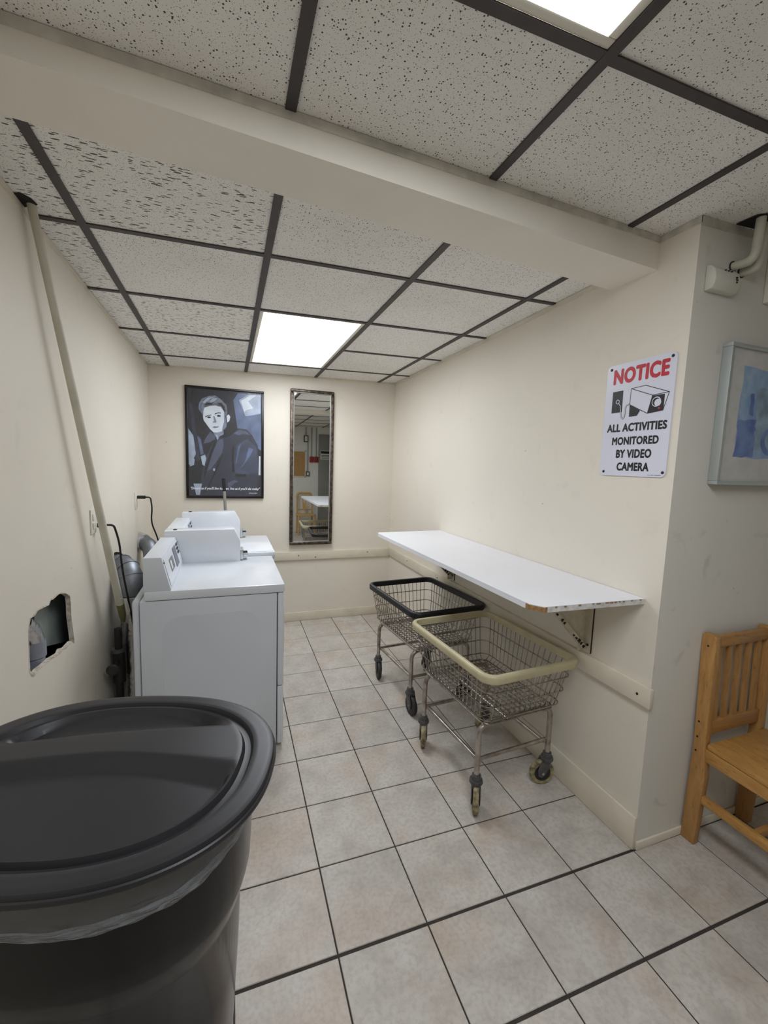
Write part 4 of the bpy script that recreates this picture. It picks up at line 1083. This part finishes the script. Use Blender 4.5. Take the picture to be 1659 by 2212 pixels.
# ------------------------------------------------------------------ return wall items
e = empty('framed_picture', (2.02, YP, 1.485))
x0, x1, z0, z1 = 1.722, 2.33, 1.487, 2.006
bm = bmesh.new(); w = .014
for d in ((x0, x1, z0, z0 + w), (x0, x1, z1 - w, z1), (x0, x0 + w, z0 + w, z1 - w), (x1 - w, x1, z0 + w, z1 - w)):
    box(bm, d[0], d[1], YP - .036, YP - .001, d[2], d[3], bev=.002)
loc(obj('frame', bm, 'aluminium', e, 40), e)
M['mount'] = mat('grey white picture paper', srgb(206, 204, 200), 0.6, var=0.12, scale=20)
pb = loc(B('paper', 'mount', e, x0 + w, x1 - w, YP - .026, YP - .004, z0 + w, z1 - w), e)
M['blue1'] = mat('washed blue paint', srgb(120, 156, 196), 0.5, var=0.6, scale=16, var2=srgb(168, 190, 212)); M['blue2'] = mat('deep blue paint', srgb(78, 96, 162), 0.5, var=0.5, scale=14, var2=srgb(112, 140, 190)); M['blue3'] = mat('pale blue paint', srgb(150, 178, 200), 0.5, var=0.5, scale=18)
to3 = lambda s, t: (s, YP - .0261, t)
def rag(pts, am=.006):
    out = []
    for (a, b), (c, d) in zip(pts, pts[1:] + pts[:1]):
        for k in range(6): t = k / 6; out.append((a + (c - a) * t + random.uniform(-am, am), b + (d - b) * t + random.uniform(-am, am)))
    return out
flat_art(pb, [('blue_wash', 'blue1', rag([(1.812, 1.590), (2.20, 1.590), (2.20, 1.930), (1.815, 1.930)])), ('deep_block', 'blue2', rag([(1.812, 1.592), (1.92, 1.592), (1.92, 1.735), (1.812, 1.735)])),
              ('pale_wash', 'blue3', rag([(1.93, 1.62), (2.15, 1.62), (2.15, 1.86), (1.90, 1.86), (1.915, 1.74)])), ('dark_bar', 'blue2', rag([(1.872, 1.755), (1.896, 1.755), (1.894, 1.835), (1.872, 1.835)], .003)),
              ('round_shape', 'blue2', ell(2.02, 1.66, .06, .055, 18)), ('round_light', 'blue3', ell(2.03, 1.665, .045, .04, 18))], to3, .0002, .0001, (0, -1, 0))
bm = bmesh.new(); box(bm, x0 + w, x1 - w, YP - .0300, YP - .0294, z0 + w, z1 - w); loc(obj('glazing', bm, 'glaze', e), e)
tag(e, 'silver framed abstract picture in washed blues on the return wall', 'picture')

e = empty('wall_detector', (1.68, YP, 2.20))
bm = bmesh.new()
prof = [(YP - .001, 2.168), (YP - .026, 2.170), (YP - .036, 2.188), (YP - .038, 2.208), (YP - .031, 2.236), (YP - .015, 2.252), (YP - .001, 2.255)]
prism(bm, [(1.588, y, z) for y, z in prof], (.132, 0, 0), bev=.003); loc(obj('housing', bm, 'offwhite', e, 50), e)
for k in range(3):
    loc(B('vent_hole', 'cord', e, 1.640 + k * .016, 1.645 + k * .016, YP - .035, YP - .020, 2.2345, 2.2380), e)
for dz in (-.008, 0, .008):
    loc(B('indicator', 'cord', e, 1.695 - (.002 if dz == 0 else 0), 1.701 + (.002 if dz == 0 else 0), YP - .0392, YP - .030, 2.208 + dz, 2.213 + dz), e)
tag(e, 'off-white plastic alarm housing on the return wall', 'alarm')

def bent_pipe(x, z, xo, yo, label):
    e = empty('conduit_pipe', (x, YP, z))
    pts = arc_path([(x, YP - .001, z), (x + xo * .5, yo, z - .002), (x + xo, yo - .004, zn(x) - .004)], .055, 8)
    loc(T('pipe', 'conduit', e, pts, .0148, 14), e)
    loc(T('wall_ring', 'rust_and_shadow', e, [(x, YP - .0005, z), (x, YP - .003, z)], .019, 14), e)
    return tag(e, label, 'pipe')
bent_pipe(1.724, 2.274, .008, 1.052, 'cream elbowed pipe leaving the wall nearest the alarm housing')
bent_pipe(1.772, 2.262, .014, 1.070, 'second cream elbowed pipe tucked behind the first')
bm = bmesh.new(); prism(bm, [(x, y, zn(x) - .0062) for x, y in ((1.700, YP - .012), (1.705, YP - .075), (1.735, YP - .095), (1.79, YP - .09), (1.83, YP - .02))], (0, 0, .004))
ho = obj('broken_patch', bm, 'void', ceil_near); ho.matrix_parent_inverse = Matrix.LocRotScale(Vector(NEAR_ORG), ceil_near.rotation_euler, None).inverted()
e = empty('wall_cabinet', (2.1, YP, 2.19))
loc(B('frame', 'ivory', e, 1.912, 2.35, YP - .022, YP - .001, 2.175, 2.36, bev=.003), e)
loc(B('panel', 'black', e, 1.928, 2.335, YP - .026, YP - .018, 2.192, 2.345), e)
tag(e, 'black panel in a pale frame at the upper right edge', 'panel')

# ------------------------------------------------------------------ rear of the room, seen in the mirror
e = empty('cork_board', (1.2, YR, 1.15)); x0, x1, z0, z1 = .75, 1.605, 1.27, 1.87
loc(B('cork', 'cork', e, x0, x1, YR + .001, YR + .010, z0, z1), e)
bm = bmesh.new(); w = .018
for d in ((x0, x1, z0, z0 + w), (x0, x1, z1 - w, z1), (x0, x0 + w, z0, z1), (x1 - w, x1, z0, z1)): box(bm, d[0], d[1], YR + .001, YR + .016, d[2], d[3])
loc(obj('frame', bm, 'ivory', e), e)
tag(e, 'cork notice board reflected in the mirror', 'notice board')
def boxrun(name, label, cat, x, z0, z1, m, w, pipe_to, group=None):
    e = empty(name, (x, YR, z0))
    loc(B('box', m, e, x - w / 2, x + w / 2, YR + .001, YR + .05, z0, z1, bev=.004), e)
    loc(B('cover', m if m == 'red_box' else 'offwhite', e, x - w * .3, x + w * .3, YR + .05, YR + .056, z0 + .02, z1 - .02), e)
    loc(T('conduit', 'metal_grey', e, [(x, YR + .015, z1), (x, YR + .015, pipe_to)], .010, 10), e)
    tag(e, label, cat, group)
boxrun('junction_box', 'dark junction box high on the rear wall in the mirror', 'box', 1.602, 2.07, 2.22, 'dark_pipe', .10, zn(1.6) - .01)
boxrun('light_switch', 'surface mounted switch box below the junction box in the mirror', 'switch', 1.648, 1.30, 1.40, 'dark_pipe', .075, 2.069)
boxrun('fire_alarm_box', 'red alarm box beside the conduit in the mirror, left one', 'alarm', 1.732, 1.615, 1.745, 'red_box', .085, zn(1.7) - .01, 'red alarm boxes')
boxrun('fire_alarm_box', 'red alarm box beside the grey door in the mirror, right one', 'alarm', 1.840, 1.615, 1.745, 'red_box', .085, zn(1.8) - .01, 'red alarm boxes')
bm = bmesh.new(); box(bm, 1.895, 2.81, YR + .001, YR + .035, 0.0, 2.26, bev=.004)
door = struct(obj('door_1', bm, 'door_grey', None, 40), 'grey painted metal door reflected in the mirror', 'door')
B('door_sign', 'offwhite', door, 1.94, 2.22, YR + .0355, YR + .037, 1.69, 1.89)
B('sign_heading', 'ink', door, 1.945, 2.215, YR + .0372, YR + .0378, 1.82, 1.88)
for k in range(3): B('sign_line', 'ink', door, 1.96, 2.20, YR + .0372, YR + .0378, 1.775 - k * .032, 1.790 - k * .032)
bm = bmesh.new(); lathe(bm, [(.012, 0), (.012, .04), (.028, .045), (.028, .07), (.01, .078)], 16, 'Y', (2.70, YR + .035, 1.0)); obj('knob', bm, 'steel', door, 40)

e = empty('wooden_armchair', (1.56, -1.590, 0))
cxa, cya = 1.56, -1.59
for s in (-1, 1):
    loc(T('back_leg', 'wood_pale', e, [(cxa + s * .17, -1.800, 0), (cxa + s * .17, -1.760, .43), (cxa + s * .165, -1.820, .80)], .017, 10), e)
    loc(T('front_leg', 'wood_pale', e, [(cxa + s * .18, -1.420, 0), (cxa + s * .17, -1.450, .43)], .018, 10), e)
    loc(T('side_stretcher', 'wood_pale', e, [(cxa + s * .175, -1.430, .2), (cxa + s * .17, -1.785, .2)], .010, 8), e)
bm = bmesh.new(); prism(bm, [(cxa + p.x, cya + p.y, .43) for p in rrect(0, -.02, .205, .20, .06, 0)], (0, 0, .025), bev=.006); loc(obj('seat', bm, 'wood_pale', e, 40), e)
loc(T('crest_rail', 'wood_pale', e, arc_path([(cxa - .165, -1.820, .79), (cxa - .15, -1.830, .91), (cxa + .15, -1.830, .91), (cxa + .165, -1.820, .79)], .08, 6), .026, 10), e)
bm = bmesh.new(); prism(bm, [(cxa - .03, -1.800, .54), (cxa + .03, -1.800, .54), (cxa + .05, -1.830, .89), (cxa + .015, -1.815, .68), (cxa - .015, -1.815, .68), (cxa - .05, -1.830, .89)], (0, .014, 0)); loc(obj('splat', bm, 'wood_pale', e), e)
loc(T('lower_rail', 'wood_pale', e, [(cxa - .17, -1.785, .54), (cxa + .17, -1.785, .54)], .015, 8), e)
tag(e, 'pale wooden chair with rounded back reflected in the mirror', 'chair')
